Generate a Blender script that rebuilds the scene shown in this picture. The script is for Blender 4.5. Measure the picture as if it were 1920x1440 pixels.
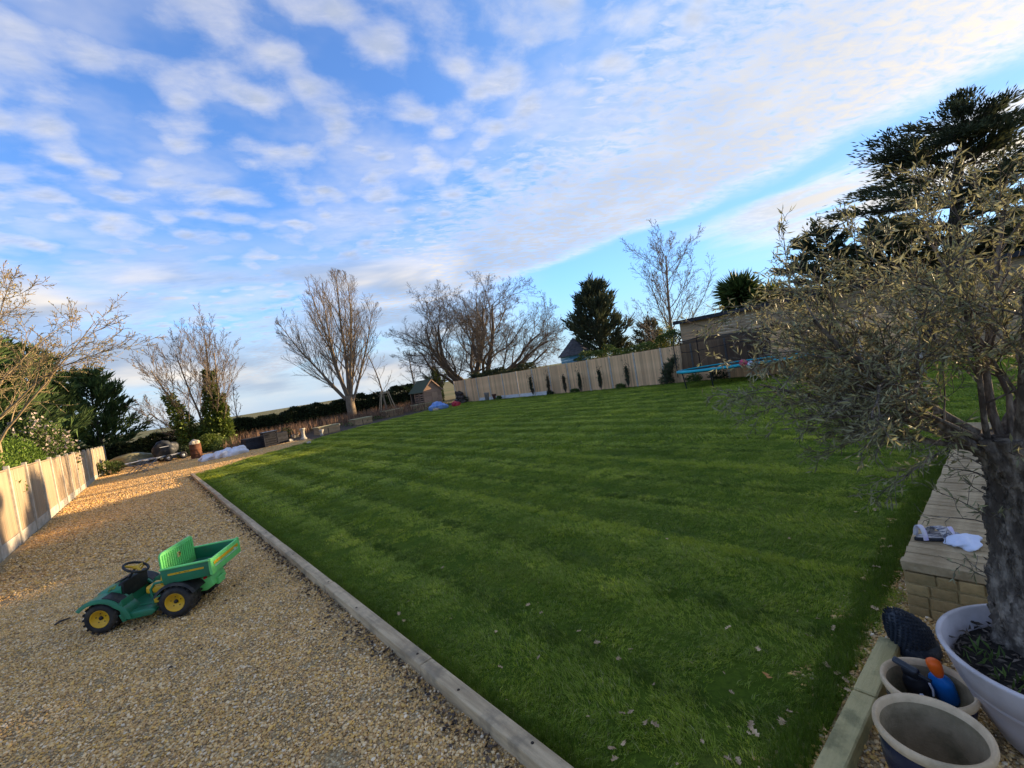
import bpy, bmesh, math, random
import numpy as np
from mathutils import Vector, Matrix

for _o in list(bpy.data.objects):
    bpy.data.objects.remove(_o)
SC = bpy.context.scene
COL = SC.collection
PI = math.pi
R = math.radians

# ------------------------------------------------------------------ camera
F_PX, ROLL, V0, H = 830.0, R(9.27), 24.0, 2.30
PITCH, YAW = math.atan(V0 / F_PX), R(40.268)
_f = Vector((math.sin(YAW) * math.cos(PITCH), math.cos(YAW) * math.cos(PITCH), -math.sin(PITCH)))
_r = Vector((math.cos(YAW), -math.sin(YAW), 0))
_u = _r.cross(_f)
_R = _r * math.cos(ROLL) - _u * math.sin(ROLL)
_U = _r * math.sin(ROLL) + _u * math.cos(ROLL)
# picture x axis runs along the horizon tilted up to the right
_cx = _r * math.cos(-ROLL) + _u * math.sin(-ROLL)
_cy = _u * math.cos(-ROLL) - _r * math.sin(-ROLL)
cam_d = bpy.data.cameras.new('camera')
cam = bpy.data.objects.new('camera', cam_d)
COL.objects.link(cam)
cam.matrix_world = Matrix(((_cx.x, _cy.x, -_f.x, 0), (_cx.y, _cy.y, -_f.y, 0), (_cx.z, _cy.z, -_f.z, H), (0, 0, 0, 1)))
cam_d.sensor_width = 36.0
cam_d.lens = F_PX / 1920 * 36
cam_d.clip_start = 0.05
cam_d.clip_end = 6000
SC.camera = cam


def ray(px, py):
    dx, dy = px - 960, py - 720
    return (_f * F_PX + _cx * dx - _cy * dy)


def gnd(px, py, z=0.0):
    r = ray(px, py); t = (z - H) / r.z
    return Vector((r.x * t, r.y * t, z))


def atx(px, py, x):
    r = ray(px, py); t = x / r.x
    return Vector((x, r.y * t, H + r.z * t))


def aty(px, py, y):
    r = ray(px, py); t = y / r.y
    return Vector((r.x * t, y, H + r.z * t))


def atd(px, py, d):
    r = ray(px, py); t = d / F_PX
    return Vector((r.x * t, r.y * t, H + r.z * t))


# ------------------------------------------------------------------ world, sun, exposure
SUN_AZ, SUN_EL = R(105), R(7.5)      # clockwise from +Y
SUN_DIR = Vector((math.sin(SUN_AZ) * math.cos(SUN_EL), math.cos(SUN_AZ) * math.cos(SUN_EL), math.sin(SUN_EL)))
SC.view_settings.view_transform = 'Standard'
SC.view_settings.look = 'None'
SC.view_settings.gamma = 1.0
SC.view_settings.use_curve_mapping = False
SC.view_settings.exposure = EXPOSURE = 2.2

W = bpy.data.worlds.new('World')
SC.world = W
W.use_nodes = True
W.cycles.sampling_method = 'MANUAL'
W.cycles.sample_map_resolution = 256


class NT:
    """small node-tree writer"""
    def __init__(self, tree):
        self.t = tree
        for n in list(tree.nodes):
            tree.nodes.remove(n)

    def n(self, typ, **kw):
        nd = self.t.nodes.new(typ)
        ins = kw.pop('ins', {})
        for k, v in kw.items():
            setattr(nd, k, v)
        for k, v in ins.items():
            s = nd.inputs[k]
            if isinstance(v, bpy.types.NodeSocket):
                self.t.links.new(v, s)
            else:
                s.default_value = v
        return nd

    def math(self, op, a, b=0.0, c=0.0, clamp=False):
        return self.n('ShaderNodeMath', operation=op, use_clamp=clamp, ins={0: a, 1: b, 2: c}).outputs[0]

    def vmath(self, op, a, b=(0, 0, 0)):
        nd = self.n('ShaderNodeVectorMath', operation=op, ins={0: a, 1: b})
        return nd.outputs['Value'] if op in ('DOT_PRODUCT', 'LENGTH') else nd.outputs[0]

    def mix(self, f, a, b, blend='MIX'):
        return self.n('ShaderNodeMix', data_type='RGBA', blend_type=blend, ins={0: f, 6: a, 7: b}).outputs[2]

    def ramp(self, f, stops, interp='LINEAR'):
        nd = self.n('ShaderNodeValToRGB', ins={0: f})
        cr = nd.color_ramp
        cr.interpolation = interp
        while len(cr.elements) < len(stops):
            cr.elements.new(0.5)
        for e, (p, c) in zip(cr.elements, stops):
            e.position = p
            e.color = c if hasattr(c, '__len__') else (c, c, c, 1)
        return nd.outputs[0]

    def smooth(self, x, lo, hi):
        return self.n('ShaderNodeMapRange', interpolation_type='SMOOTHSTEP', ins={0: x, 1: lo, 2: hi, 3: 0.0, 4: 1.0}).outputs[0]

    def noise(self, vec, scale, detail=4, rough=0.5, dist=0.0, dim='3D'):
        nd = self.n('ShaderNodeTexNoise', noise_dimensions=dim, ins={'Scale': scale, 'Detail': detail, 'Roughness': rough, 'Distortion': dist})
        if vec is not None:
            self.t.links.new(vec, nd.inputs['Vector'])
        return nd


w = NT(W.node_tree)
tc = w.n('ShaderNodeTexCoord').outputs['Generated']
sky = w.n('ShaderNodeTexSky', sky_type='NISHITA', sun_disc=False, sun_elevation=SUN_EL, sun_rotation=SUN_AZ,
          altitude=50, air_density=1.0, dust_density=0.15, ozone_density=3.5)
sep = w.n('ShaderNodeSeparateXYZ', ins={0: tc})
zz = w.math('ADD', w.math('MAXIMUM', sep.outputs[2], 0.0), 0.06)
px_ = w.math('DIVIDE', sep.outputs[0], zz)
py_ = w.math('DIVIDE', sep.outputs[1], zz)
P = w.n('ShaderNodeCombineXYZ', ins={0: px_, 1: py_, 2: 0.0}).outputs[0]
# wind-drawn coordinates for the rippled sheet
ang = R(28)
Prot = w.n('ShaderNodeMapping', ins={0: P, 'Rotation': (0, 0, ang), 'Scale': (1.0, 1.0, 1.0)}).outputs[0]
warp = w.noise(P, 1.3, 3, 0.5).outputs['Color']
Pw = w.vmath('ADD', Prot, w.vmath('MULTIPLY', warp, (0.16, 0.16, 0)))
big = w.noise(P, 0.75, 3, 0.5).outputs[0]
cells = w.n('ShaderNodeTexVoronoi', feature='SMOOTH_F1', ins={'Vector': Pw, 'Scale': 8.4, 'Smoothness': 1.0, 'Randomness': 1.0, 'Detail': 0.0}).outputs['Distance']
mid = w.noise(Pw, 6.5, 6, 0.60).outputs[0]
Ps = w.n('ShaderNodeMapping', ins={0: Pw, 'Scale': (1.0, 1.9, 1.0)}).outputs[0]
fine = w.noise(Ps, 13.0, 6, 0.6, 0.4).outputs[0]
# cover of the sheet: thickens towards the sun side and stops at a long straight edge
edge_w = w.math('ADD', px_, w.math('MULTIPLY', w.math('SUBTRACT', w.noise(P, 1.6, 5, 0.6).outputs[0], 0.5), 0.55))
edge_w = w.math('ADD', edge_w, w.math('MULTIPLY', w.math('ABSOLUTE', w.math('SUBTRACT', py_, 1.2)), 0.16))
east = w.smooth(edge_w, 0.45, 2.1)
stop = w.math('SUBTRACT', 1.0, w.smooth(edge_w, 2.55, 2.95))
band = w.math('MULTIPLY', w.smooth(edge_w, 3.0, 3.35), w.math('SUBTRACT', 1.0, w.smooth(edge_w, 3.9, 5.2)))
band = w.math('MULTIPLY', band, w.math('SUBTRACT', 1.0, w.smooth(py_, 0.8, 2.0)))
cell_d = w.smooth(w.math('ADD', w.math('SUBTRACT', 0.66, cells), w.math('MULTIPLY', w.math('SUBTRACT', mid, 0.5), 1.0)), -0.05, 0.80)
sheet = w.smooth(w.math('ADD', w.math('ADD', w.math('MULTIPLY', fine, 0.72), w.math('MULTIPLY', mid, 0.18)), w.math('MULTIPLY', east, 0.40)), 0.50, 1.0)
puffs = w.math('MULTIPLY', cell_d, w.smooth(w.math('ADD', big, w.math('MULTIPLY', east, 0.25)), 0.20, 0.56))
dens = w.math('MAXIMUM', w.math('MULTIPLY', puffs, 0.85), w.math('MULTIPLY', sheet, w.math('ADD', 0.18, w.math('MULTIPLY', east, 0.82))))
dens = w.math('MULTIPLY', dens, stop)
dens = w.math('MAXIMUM', dens, w.math('MULTIPLY', band, w.smooth(w.noise(w.n('ShaderNodeMapping', ins={0: P, 'Scale': (1.0, 0.45, 1)}).outputs[0], 3.0, 5, 0.55).outputs[0], 0.30, 0.62)))
# low bank of soft cloud in the north, and thin milk near the horizon
low = w.noise(w.n('ShaderNodeMapping', ins={0: tc, 'Scale': (1.0, 1.0, 4.2)}).outputs[0], 3.1, 5, 0.5, 0.2).outputs[0]
el_ = sep.outputs[2]
lowmask = w.math('MULTIPLY', w.smooth(low, 0.33, 0.62), w.math('SUBTRACT', 1.0, w.smooth(el_, 0.22, 0.36)))
lowmask = w.math('MULTIPLY', lowmask, w.math('SUBTRACT', 1.0, w.smooth(sep.outputs[0], 0.45, 0.75)))
dens = w.math('MAXIMUM', dens, w.math('MULTIPLY', lowmask, 0.92))
veil = w.math('MULTIPLY', w.math('ADD', 0.03, w.math('MULTIPLY', w.smooth(w.noise(P, 1.5, 5, 0.55).outputs[0], 0.42, 0.70), 0.45)), w.math('SUBTRACT', 1.0, w.smooth(edge_w, 2.3, 3.0)))
dens = w.math('MAXIMUM', dens, veil)
dens = w.math('MULTIPLY', dens, w.smooth(el_, -0.02, 0.05), clamp=True)
sdot = w.math('MAXIMUM', w.vmath('DOT_PRODUCT', tc, tuple(SUN_DIR)), 0.0)
glow = w.math('POWER', sdot, 3.0)
glow2 = w.math('POWER', sdot, 14.0)
# lit tops against thicker, greyer middles
thick = w.smooth(w.math('ADD', w.math('MULTIPLY', dens, 0.55), w.math('ADD', w.math('MULTIPLY', w.noise(P, 2.3, 4, 0.5).outputs[0], 0.40), w.math('MULTIPLY', w.math('SUBTRACT', 1.0, fine), 0.46))), 0.55, 0.92)
CL_LIT = (2.3, 2.18, 2.06, 1)
CL_DARK = (1.22, 1.34, 1.60, 1)
ccol = w.mix(w.math('MULTIPLY', thick, 0.95), CL_LIT, CL_DARK)
low2 = w.noise(w.n('ShaderNodeMapping', ins={0: tc, 'Location': (0.3, 0.1, 0.25), 'Scale': (1.0, 1.0, 4.6)}).outputs[0], 3.4, 4, 0.5, 0.3).outputs[0]
lowcol = w.mix(w.smooth(low2, 0.42, 0.64), (0.98, 1.16, 1.48, 1), (2.35, 2.12, 1.85, 1))
ccol = w.mix(lowmask, ccol, lowcol)
ccol = w.mix(w.math('MULTIPLY', glow, 0.42), ccol, (2.6, 2.4, 2.1, 1))
ccol = w.mix(w.math('MULTIPLY', glow2, 0.9), ccol, (3.5, 2.95, 2.1, 1))
SKY_GAIN = (1.0, 1.0, 1.0)
skyc = w.mix(1.0, sky.outputs[0], (0.74, 0.86, 1.10, 1), 'MULTIPLY')
hz = w.math('MULTIPLY', w.math('SUBTRACT', 1.0, w.smooth(el_, 0.0, 0.20)), w.math('SUBTRACT', 0.85, w.math('MULTIPLY', glow, 0.8)))
skyc = w.mix(hz, skyc, (1.05, 1.42, 1.95, 1))
skyc = w.mix(w.math('MULTIPLY', w.smooth(sdot, 0.25, 0.95), 0.62), skyc, (0.75, 1.25, 1.9, 1))
full = w.mix(dens, skyc, ccol)
bg = w.n('ShaderNodeBackground', ins={0: full, 1: 0.1})
wo = w.n('ShaderNodeOutputWorld', ins={0: bg.outputs[0]})

sun_d = bpy.data.lights.new('sun', 'SUN')
sun_d.energy = 2.8
sun_d.angle = R(0.6)
sun_d.color = (1.0, 0.74, 0.44)
sun = bpy.data.objects.new('sun', sun_d)
COL.objects.link(sun)
sun.rotation_euler = SUN_DIR.to_track_quat('Z', 'Y').to_euler()
sun.location = (60, -20, 30)

# ------------------------------------------------------------------ materials
MATS = {}


def mat(name, col, col2=None, rough=0.85, scale=6.0, detail=5, bump=0.0, bscale=None, metal=0.0, spec=0.25,
        stretch=(1, 1, 1), orand=0.0, island=0.0, dirt=None, dirt_scale=2.0, dirt_amt=0.5, trans=0.0, sheen=None, vcol=None, lo=0.35, hi=0.68):
    if name in MATS:
        return MATS[name]
    m = bpy.data.materials.new(name)
    m.use_nodes = True
    t = NT(m.node_tree)
    co = t.n('ShaderNodeTexCoord').outputs['Object']
    mp = t.n('ShaderNodeMapping', ins={0: co, 'Scale': stretch}).outputs[0]
    nz = t.noise(mp, scale, detail, 0.6)
    c1 = (*col, 1)
    c2 = (*(col2 or tuple(c * 0.62 for c in col)), 1)
    fac = t.smooth(nz.outputs[0], lo, hi)
    if vcol:
        c = t.n('ShaderNodeAttribute', attribute_name=vcol).outputs['Color']
    else:
        c = t.mix(fac, c1, c2)
    if dirt:
        dn = t.noise(co, dirt_scale, 6, 0.65)
        c = t.mix(t.math('MULTIPLY', t.smooth(dn.outputs[0], 0.45, 0.7), dirt_amt), c, (*dirt, 1))
    val = None
    if orand:
        val = t.math('ADD', 1 - orand, t.math('MULTIPLY', t.n('ShaderNodeObjectInfo').outputs['Random'], 2 * orand))
    if island:
        iv = t.math('ADD', 1 - island, t.math('MULTIPLY', t.n('ShaderNodeNewGeometry').outputs['Random Per Island'], 2 * island))
        val = t.math('MULTIPLY', val, iv) if val is not None else iv
    if val is not None:
        hs = t.n('ShaderNodeHueSaturation', ins={'Hue': 0.5, 'Saturation': 1.0, 'Value': val, 'Color': c})
        c = hs.outputs[0]
    bs = t.n('ShaderNodeBsdfPrincipled', ins={'Base Color': c, 'Roughness': rough, 'Metallic': metal, 'Specular IOR Level': spec})
    if bump:
        bn = t.noise(mp, bscale or scale * 4, 6, 0.65)
        b = t.n('ShaderNodeBump', ins={'Strength': min(1.0, bump), 'Distance': 0.02, 'Height': bn.outputs[0]})
        t.t.links.new(b.outputs[0], bs.inputs['Normal'])
    out = bs.outputs[0]
    if trans:
        tr = t.n('ShaderNodeBsdfTranslucent', ins={'Color': c})
        out = t.n('ShaderNodeMixShader', ins={0: trans, 1: out, 2: tr.outputs[0]}).outputs[0]
    t.n('ShaderNodeOutputMaterial', ins={0: out})
    MATS[name] = m
    return m


# ------------------------------------------------------------------ objects, labels
def tag(o, label=None, cat=None, group=None, kind=None):
    if label: o['label'] = label
    if cat: o['category'] = cat
    if group: o['group'] = group
    if kind: o['kind'] = kind
    return o


def thing(name, label, cat, loc=(0, 0, 0), rz=0.0, group=None):
    o = bpy.data.objects.new(name, None)
    o.empty_display_size = 0.2
    COL.objects.link(o)
    o.location = loc
    o.rotation_euler = (0, 0, rz)
    return tag(o, label, cat, group)


def link(name, me, m=None, parent=None, loc=None, rot=None):
    if m is not None and not me.materials:
        me.materials.append(m)
    o = bpy.data.objects.new(name, me)
    COL.objects.link(o)
    if parent is not None:
        o.parent = parent
    if loc is not None:
        o.location = loc
    if rot is not None:
        o.rotation_euler = rot
    return o


def np_mesh(name, V, F, smooth=False):
    V = np.asarray(V, dtype=np.float32); F = np.asarray(F, dtype=np.int32)
    me = bpy.data.meshes.new(name)
    me.vertices.add(len(V)); me.vertices.foreach_set('co', V.ravel())
    k = F.shape[1]
    me.loops.add(F.size); me.loops.foreach_set('vertex_index', F.ravel())
    me.polygons.add(len(F)); me.polygons.foreach_set('loop_start', np.arange(0, F.size, k, dtype=np.int32))
    me.polygons.foreach_set('use_smooth', np.full(len(F), smooth))
    me.update(calc_edges=True)
    return me


def rot_to(d):
    return Vector(d).to_track_quat('Z', 'Y').to_matrix()


class MB:
    def __init__(self):
        self.v = []; self.f = []; self.s = []

    def add(self, vs, fs, smooth=False):
        o = len(self.v)
        self.v += [tuple(q) for q in vs]
        self.f += [tuple(i + o for i in q) for q in fs]
        self.s += [smooth] * len(fs)
        return self

    def box(self, c, s, rot=None, bev=0.0, rx=0, ry=0, rz=0):
        bm = bmesh.new()
        bmesh.ops.create_cube(bm, size=1)
        for q in bm.verts:
            q.co = Vector((q.co.x * s[0], q.co.y * s[1], q.co.z * s[2]))
        if bev:
            bmesh.ops.bevel(bm, geom=list(bm.edges), offset=bev, segments=2 if bev > 0.008 else 1, affect='EDGES', profile=0.5)
        M = Matrix.Translation(c) @ (rot.to_4x4() if rot else (Matrix.Rotation(rz, 4, 'Z') @ Matrix.Rotation(ry, 4, 'Y') @ Matrix.Rotation(rx, 4, 'X')))
        bm.verts.index_update()
        self.add([M @ q.co for q in bm.verts], [[q.index for q in f.verts] for f in bm.faces])
        bm.free()
        return self

    def tube(self, pts, rad, n=8, cap=True, smooth=True, closed=False):
        pts = [Vector(p) for p in pts]
        if not hasattr(rad, '__len__'):
            rad = [rad] * len(pts)
        vs, fs = [], []
        k = len(pts)
        up = None
        for i, p in enumerate(pts):
            a = pts[(i - 1) % k] if (i or closed) else p
            b = pts[(i + 1) % k] if (i < k - 1 or closed) else p
            d = (b - a).normalized()
            if up is None:
                up = Vector((0, 0, 1)) if abs(d.z) < 0.9 else Vector((1, 0, 0))
            x = d.cross(up).normalized(); y = x.cross(d).normalized(); up = y
            for j in range(n):
                t = 2 * PI * j / n
                vs.append(p + (x * math.cos(t) + y * math.sin(t)) * rad[i])
        for i in range(k if closed else k - 1):
            i2 = (i + 1) % k
            for j in range(n):
                j2 = (j + 1) % n
                fs.append((i * n + j, i * n + j2, i2 * n + j2, i2 * n + j))
        self.add(vs, fs, smooth)
        if cap and not closed:
            self.add(vs[:n], [tuple(range(n - 1, -1, -1))]); self.add(vs[-n:], [tuple(range(n))])
        return self

    def lathe(self, prof, c=(0, 0, 0), n=32, axis='Z', smooth=True, rot=None, sx=1.0, sy=1.0):
        vs, fs = [], []
        k = len(prof)
        for r, z in prof:
            for j in range(n):
                t = 2 * PI * j / n
                q = Vector((r * math.cos(t) * sx, r * math.sin(t) * sy, z))
                if axis == 'Y': q = Vector((q.x, q.z, q.y))
                if axis == 'X': q = Vector((q.z, q.x, q.y))
                if rot: q = rot @ q
                vs.append(q + Vector(c))
        for i in range(k - 1):
            for j in range(n):
                j2 = (j + 1) % n
                fs.append((i * n + j, i * n + j2, (i + 1) * n + j2, (i + 1) * n + j))
        return self.add(vs, fs, smooth)

    def prism(self, poly, axis, a, b, bev=0):
        """poly: 2D outline; extruded along axis from a to b ('X': poly=(y,z), 'Y': (x,z), 'Z': (x,y))"""
        n = len(poly)
        def mk(p, t):
            return {'X': (t, p[0], p[1]), 'Y': (p[0], t, p[1]), 'Z': (p[0], p[1], t)}[axis]
        vs = [mk(p, a) for p in poly] + [mk(p, b) for p in poly]
        fs = [tuple(range(n - 1, -1, -1)), tuple(range(n, 2 * n))]
        for i in range(n):
            j = (i + 1) % n
            fs.append((i, j, n + j, n + i))
        if bev:
            bm = bmesh.new()
            bv = [bm.verts.new(q) for q in vs]
            for q in fs: bm.faces.new([bv[i] for i in q])
            bmesh.ops.recalc_face_normals(bm, faces=list(bm.faces))
            bmesh.ops.bevel(bm, geom=list(bm.edges), offset=bev, segments=2, affect='EDGES', profile=0.5)
            bm.verts.index_update()
            self.add([q.co for q in bm.verts], [[q.index for q in f.verts] for f in bm.faces], True)
            bm.free()
            return self
        return self.add(vs, fs)

    def mesh(self, name):
        me = bpy.data.meshes.new(name)
        me.from_pydata(self.v, [], self.f)
        me.polygons.foreach_set('use_smooth', self.s)
        me.update()
        bm = bmesh.new(); bm.from_mesh(me)
        bmesh.ops.recalc_face_normals(bm, faces=list(bm.faces)); bm.to_mesh(me); bm.free()
        return me

    def build(self, name, m, parent=None, loc=None, rot=None):
        return link(name, self.mesh(name), m, parent, loc, rot)


def smooth_by_angle(o, deg=40):
    for p in o.data.polygons: p.use_smooth = True
    try:
        o.data.set_sharp_from_angle(angle=R(deg))
    except Exception:
        pass
    return o


# ------------------------------------------------------------------ palette
M_WOODL = mat('fence_timber_grey', (0.40, 0.295, 0.185), (0.28, 0.205, 0.13), scale=2.2, stretch=(6, 6, 0.5), bump=0.25, bscale=14, orand=0.10, dirt=(0.30, 0.26, 0.20), dirt_amt=0.35, dirt_scale=1.2)
M_WOODR = mat('fence_timber_tan', (0.70, 0.445, 0.235), (0.53, 0.32, 0.16), scale=2.5, stretch=(6, 6, 0.5), bump=0.25, bscale=14, orand=0.22)
M_CONC = mat('concrete', (0.52, 0.47, 0.38), (0.40, 0.35, 0.28), scale=9, bump=0.2, bscale=60, orand=0.06, dirt=(0.25, 0.24, 0.19), dirt_amt=0.4)
M_EDGE = mat('edging_timber', (0.60, 0.44, 0.255), (0.38, 0.27, 0.15), scale=3.0, stretch=(5, 0.5, 5), bump=0.45, bscale=22, orand=0.12, dirt=(0.17, 0.135, 0.09), dirt_amt=0.6, dirt_scale=5)
M_EDGEX = mat('edging_timber_green', (0.62, 0.50, 0.23), (0.44, 0.35, 0.145), scale=3.0, stretch=(0.5, 5, 5), bump=0.45, bscale=22, orand=0.12, dirt=(0.12, 0.13, 0.06), dirt_amt=0.6, dirt_scale=6)
M_BARK = mat('bark_grey_brown', (0.25, 0.19, 0.125), (0.14, 0.105, 0.07), scale=5, stretch=(3, 3, 0.7), bump=0.5, bscale=18, rough=0.95)
M_BARKD = mat('bark_dark', (0.10, 0.08, 0.062), (0.05, 0.04, 0.03), scale=5, stretch=(3, 3, 0.7), bump=0.5, rough=0.95)
M_BARKL = mat('bark_pale', (0.25, 0.19, 0.13), (0.15, 0.115, 0.08), scale=5, stretch=(3, 3, 0.7), bump=0.4, rough=0.95)
M_OLIVEB = mat('olive_bark', (0.30, 0.245, 0.185), (0.085, 0.066, 0.05), scale=16, stretch=(1.6, 1.6, 0.45), bump=1.0, bscale=26, rough=0.95, lo=.3, hi=.6)
M_OLIVEL = mat('olive_leaf', (0.23, 0.22, 0.10), (0.33, 0.31, 0.19), scale=3, rough=0.6, spec=0.22, island=0.45, trans=0.25, lo=.4, hi=.75)
M_IVY = mat('ivy_leaf', (0.14, 0.18, 0.025), (0.06, 0.09, 0.018), scale=1.6, rough=0.5, island=0.45, trans=0.2)
M_CONIF = mat('conifer_green', (0.085, 0.13, 0.035), (0.04, 0.07, 0.024), scale=0.9, rough=0.8, island=0.5, trans=0.15)
M_CYPR = mat('cypress_dark', (0.085, 0.098, 0.045), (0.045, 0.056, 0.032), scale=0.8, rough=0.85, island=0.5, trans=0.22)
M_HEDGE = mat('hedge_leaf', (0.042, 0.058, 0.020), (0.020, 0.030, 0.012), scale=0.8, rough=0.75, island=0.5, trans=0.15)
M_LIME = mat('bright_hedge_leaf', (0.16, 0.24, 0.03), (0.09, 0.15, 0.02), scale=1.5, rough=0.6, island=0.4, trans=0.3)
M_SHRUB = mat('shrub_leaf', (0.10, 0.145, 0.03), (0.05, 0.08, 0.02), scale=1.5, rough=0.6, island=0.45, trans=0.25)
M_BLOSS = mat('blossom', (0.62, 0.50, 0.44), (0.42, 0.33, 0.27), scale=3, rough=0.8, island=0.25, trans=0.3)
M_BUD = mat('catkin_buds', (0.48, 0.40, 0.15), (0.34, 0.27, 0.10), scale=3, rough=0.8, island=0.35, trans=0.3)
M_FORSY = mat('yellow_flower', (0.62, 0.42, 0.02), (0.42, 0.30, 0.03), scale=3, rough=0.8, island=0.3, trans=0.3)
M_PALM = mat('palm_leaf', (0.11, 0.15, 0.035), (0.06, 0.095, 0.025), scale=1.0, rough=0.5, island=0.4, trans=0.2)
M_YPALM = mat('palm_leaf_yellow', (0.32, 0.33, 0.06), (0.22, 0.25, 0.05), scale=1.0, rough=0.5, island=0.3, trans=0.3)
M_DRY = mat('dry_stalks', (0.27, 0.165, 0.10), (0.16, 0.10, 0.065), scale=1.2, rough=0.9, island=0.4, trans=0.15)
M_SOIL = mat('soil', (0.10, 0.075, 0.05), (0.055, 0.042, 0.03), scale=7, bump=0.8, bscale=30, rough=1.0)
M_POTSOIL = mat('potting_soil', (0.030, 0.024, 0.018), (0.012, 0.010, 0.008), scale=22, bump=1.0, bscale=60, rough=1.0)
M_STONE = mat('sandstone', (0.46, 0.31, 0.13), (0.30, 0.195, 0.085), scale=7, bump=0.6, bscale=35, orand=0.20, dirt=(0.36, 0.30, 0.12), dirt_amt=0.45, dirt_scale=4, rough=0.95)
M_STONET = mat('sandstone_top', (0.46, 0.34, 0.19), (0.31, 0.22, 0.115), scale=8, bump=0.6, bscale=35, orand=0.14, rough=0.95)
M_MORTAR = mat('mortar', (0.46, 0.34, 0.16), (0.36, 0.26, 0.11), scale=20, bump=0.5, rough=1.0)
M_BLACK = mat('black_plastic', (0.014, 0.014, 0.016), (0.026, 0.026, 0.028), rough=0.45, scale=10)
M_BLACKW = mat('black_stained_timber', (0.020, 0.021, 0.026), (0.034, 0.034, 0.040), rough=0.7, scale=6, bump=0.2, orand=0.2)
M_STEEL = mat('galvanised_steel', (0.50, 0.51, 0.53), (0.36, 0.37, 0.39), rough=0.4, metal=0.7, scale=12)
M_RUST = mat('rusty_steel', (0.16, 0.062, 0.03), (0.08, 0.034, 0.02), rough=0.85, scale=6, bump=0.4)
M_WHITE = mat('white_sack', (0.74, 0.75, 0.80), (0.62, 0.63, 0.70), rough=0.7, scale=6, bump=0.3, bscale=10)

# ------------------------------------------------------------------ setting
def sheet(name, poly, z, m, kind='structure', thick=0.0):
    me = bpy.data.meshes.new(name)
    bm = bmesh.new()
    vs = [bm.verts.new((x, y, z)) for x, y in poly]
    f = bm.faces.new(vs)
    bmesh.ops.triangulate(bm, faces=[f])
    bmesh.ops.recalc_face_normals(bm, faces=list(bm.faces))
    for q in bm.faces:
        if q.normal.z < 0: q.normal_flip()
    bm.to_mesh(me); bm.free()
    return tag(link(name, me, m), kind=kind)


# far fields: a gently rolling sheet that reaches the horizon
mf = bpy.data.materials.new('field'); mf.use_nodes = True
t = NT(mf.node_tree)
co = t.n('ShaderNodeTexCoord').outputs['Object']
n1 = t.noise(t.n('ShaderNodeMapping', ins={0: co, 'Scale': (0.006, 0.02, 1)}).outputs[0], 1.0, 3).outputs[0]
n2 = t.noise(co, 2.0, 6, 0.7).outputs[0]
c = t.ramp(n1, [(0.35, (0.15, 0.17, 0.05, 1)), (0.5, (0.30, 0.23, 0.10, 1)), (0.65, (0.13, 0.15, 0.045, 1))])
c = t.mix(t.math('MULTIPLY', n2, 0.4), c, (0.05, 0.06, 0.02, 1))
b = t.n('ShaderNodeBsdfPrincipled', ins={'Base Color': c, 'Roughness': 0.95, 'Specular IOR Level': 0.1})
t.n('ShaderNodeOutputMaterial', ins={0: b.outputs[0]})
gx = np.concatenate([np.linspace(-3500, -300, 14), np.linspace(-200, 300, 26), np.linspace(400, 3500, 14)])
gy = np.concatenate([np.linspace(-1500, -100, 8), np.linspace(-50, 320, 22), np.linspace(420, 4500, 18)])
GX, GY = np.meshgrid(gx, gy)
ds = np.hypot(np.clip(np.abs(GX - 12) - 45, 0, None), np.clip(np.abs(GY - 20) - 45, 0, None))
GZ = np.minimum(ds / 900, 1) * (0.9 + 1.1 * np.sin(GX / 310 + 0.6) + 0.7 * np.sin(GX / 120 + GY / 260)) * np.clip(GY / 300, 0.2, 1)
GZ -= 0.02
nx, ny = len(gx), len(gy)
ii = np.arange(nx * ny).reshape(ny, nx)
Fq = np.stack([ii[:-1, :-1].ravel(), ii[:-1, 1:].ravel(), ii[1:, 1:].ravel(), ii[1:, :-1].ravel()], 1)
tag(link('ground', np_mesh('ground', np.stack([GX.ravel(), GY.ravel(), GZ.ravel()], 1), Fq, True), mf), kind='structure')

# fence lines
def xl(y): return -2.68 + (y - 14.7) * 0.0195     # boundary on the gravel side
XR = 24.55                                       # boundary on the lawn side
XE = 1.47                                        # timber edging between gravel and lawn

LAWN = [(XE + .08, 0.93), (9.6, 0.85), (9.6, -3.0), (23.6, -3.0), (23.9, 14), (24.0, 36.5), (20, 35.4), (16.6, 34.2), (12.6, 32.9), (9.2, 31.0), (7.6, 29.2), (4.3, 27.1), (XE + .08, 24.35)]
GRAVEL = [(xl(-6), -6.0), (12, -6.0), (12, 1.02), (XE + .1, 1.02), (XE, 24.3), (4.3, 27.05), (7.6, 29.15), (8.3, 30.6), (7.6, 32.4), (5.0, 32.0), (4.3, 34.5), (3.4, 38.5), (0.5, 41), (xl(43) + .1, 43)]
BED = [(xl(43) + .1, 43), (0.5, 41), (3.4, 38.5), (4.3, 34.5), (5.0, 32.0), (7.6, 32.4), (8.3, 30.6), (7.6, 29.15), (9.2, 31.0), (12.6, 32.9), (16.6, 34.2), (20, 35.4), (24.0, 36.5), (23.9, 14), (23.6, -3), (24.9, -3), (24.9, 55), (-3.2, 55)]

sheet('flower_bed_soil', BED, 0.0, M_SOIL)

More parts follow.
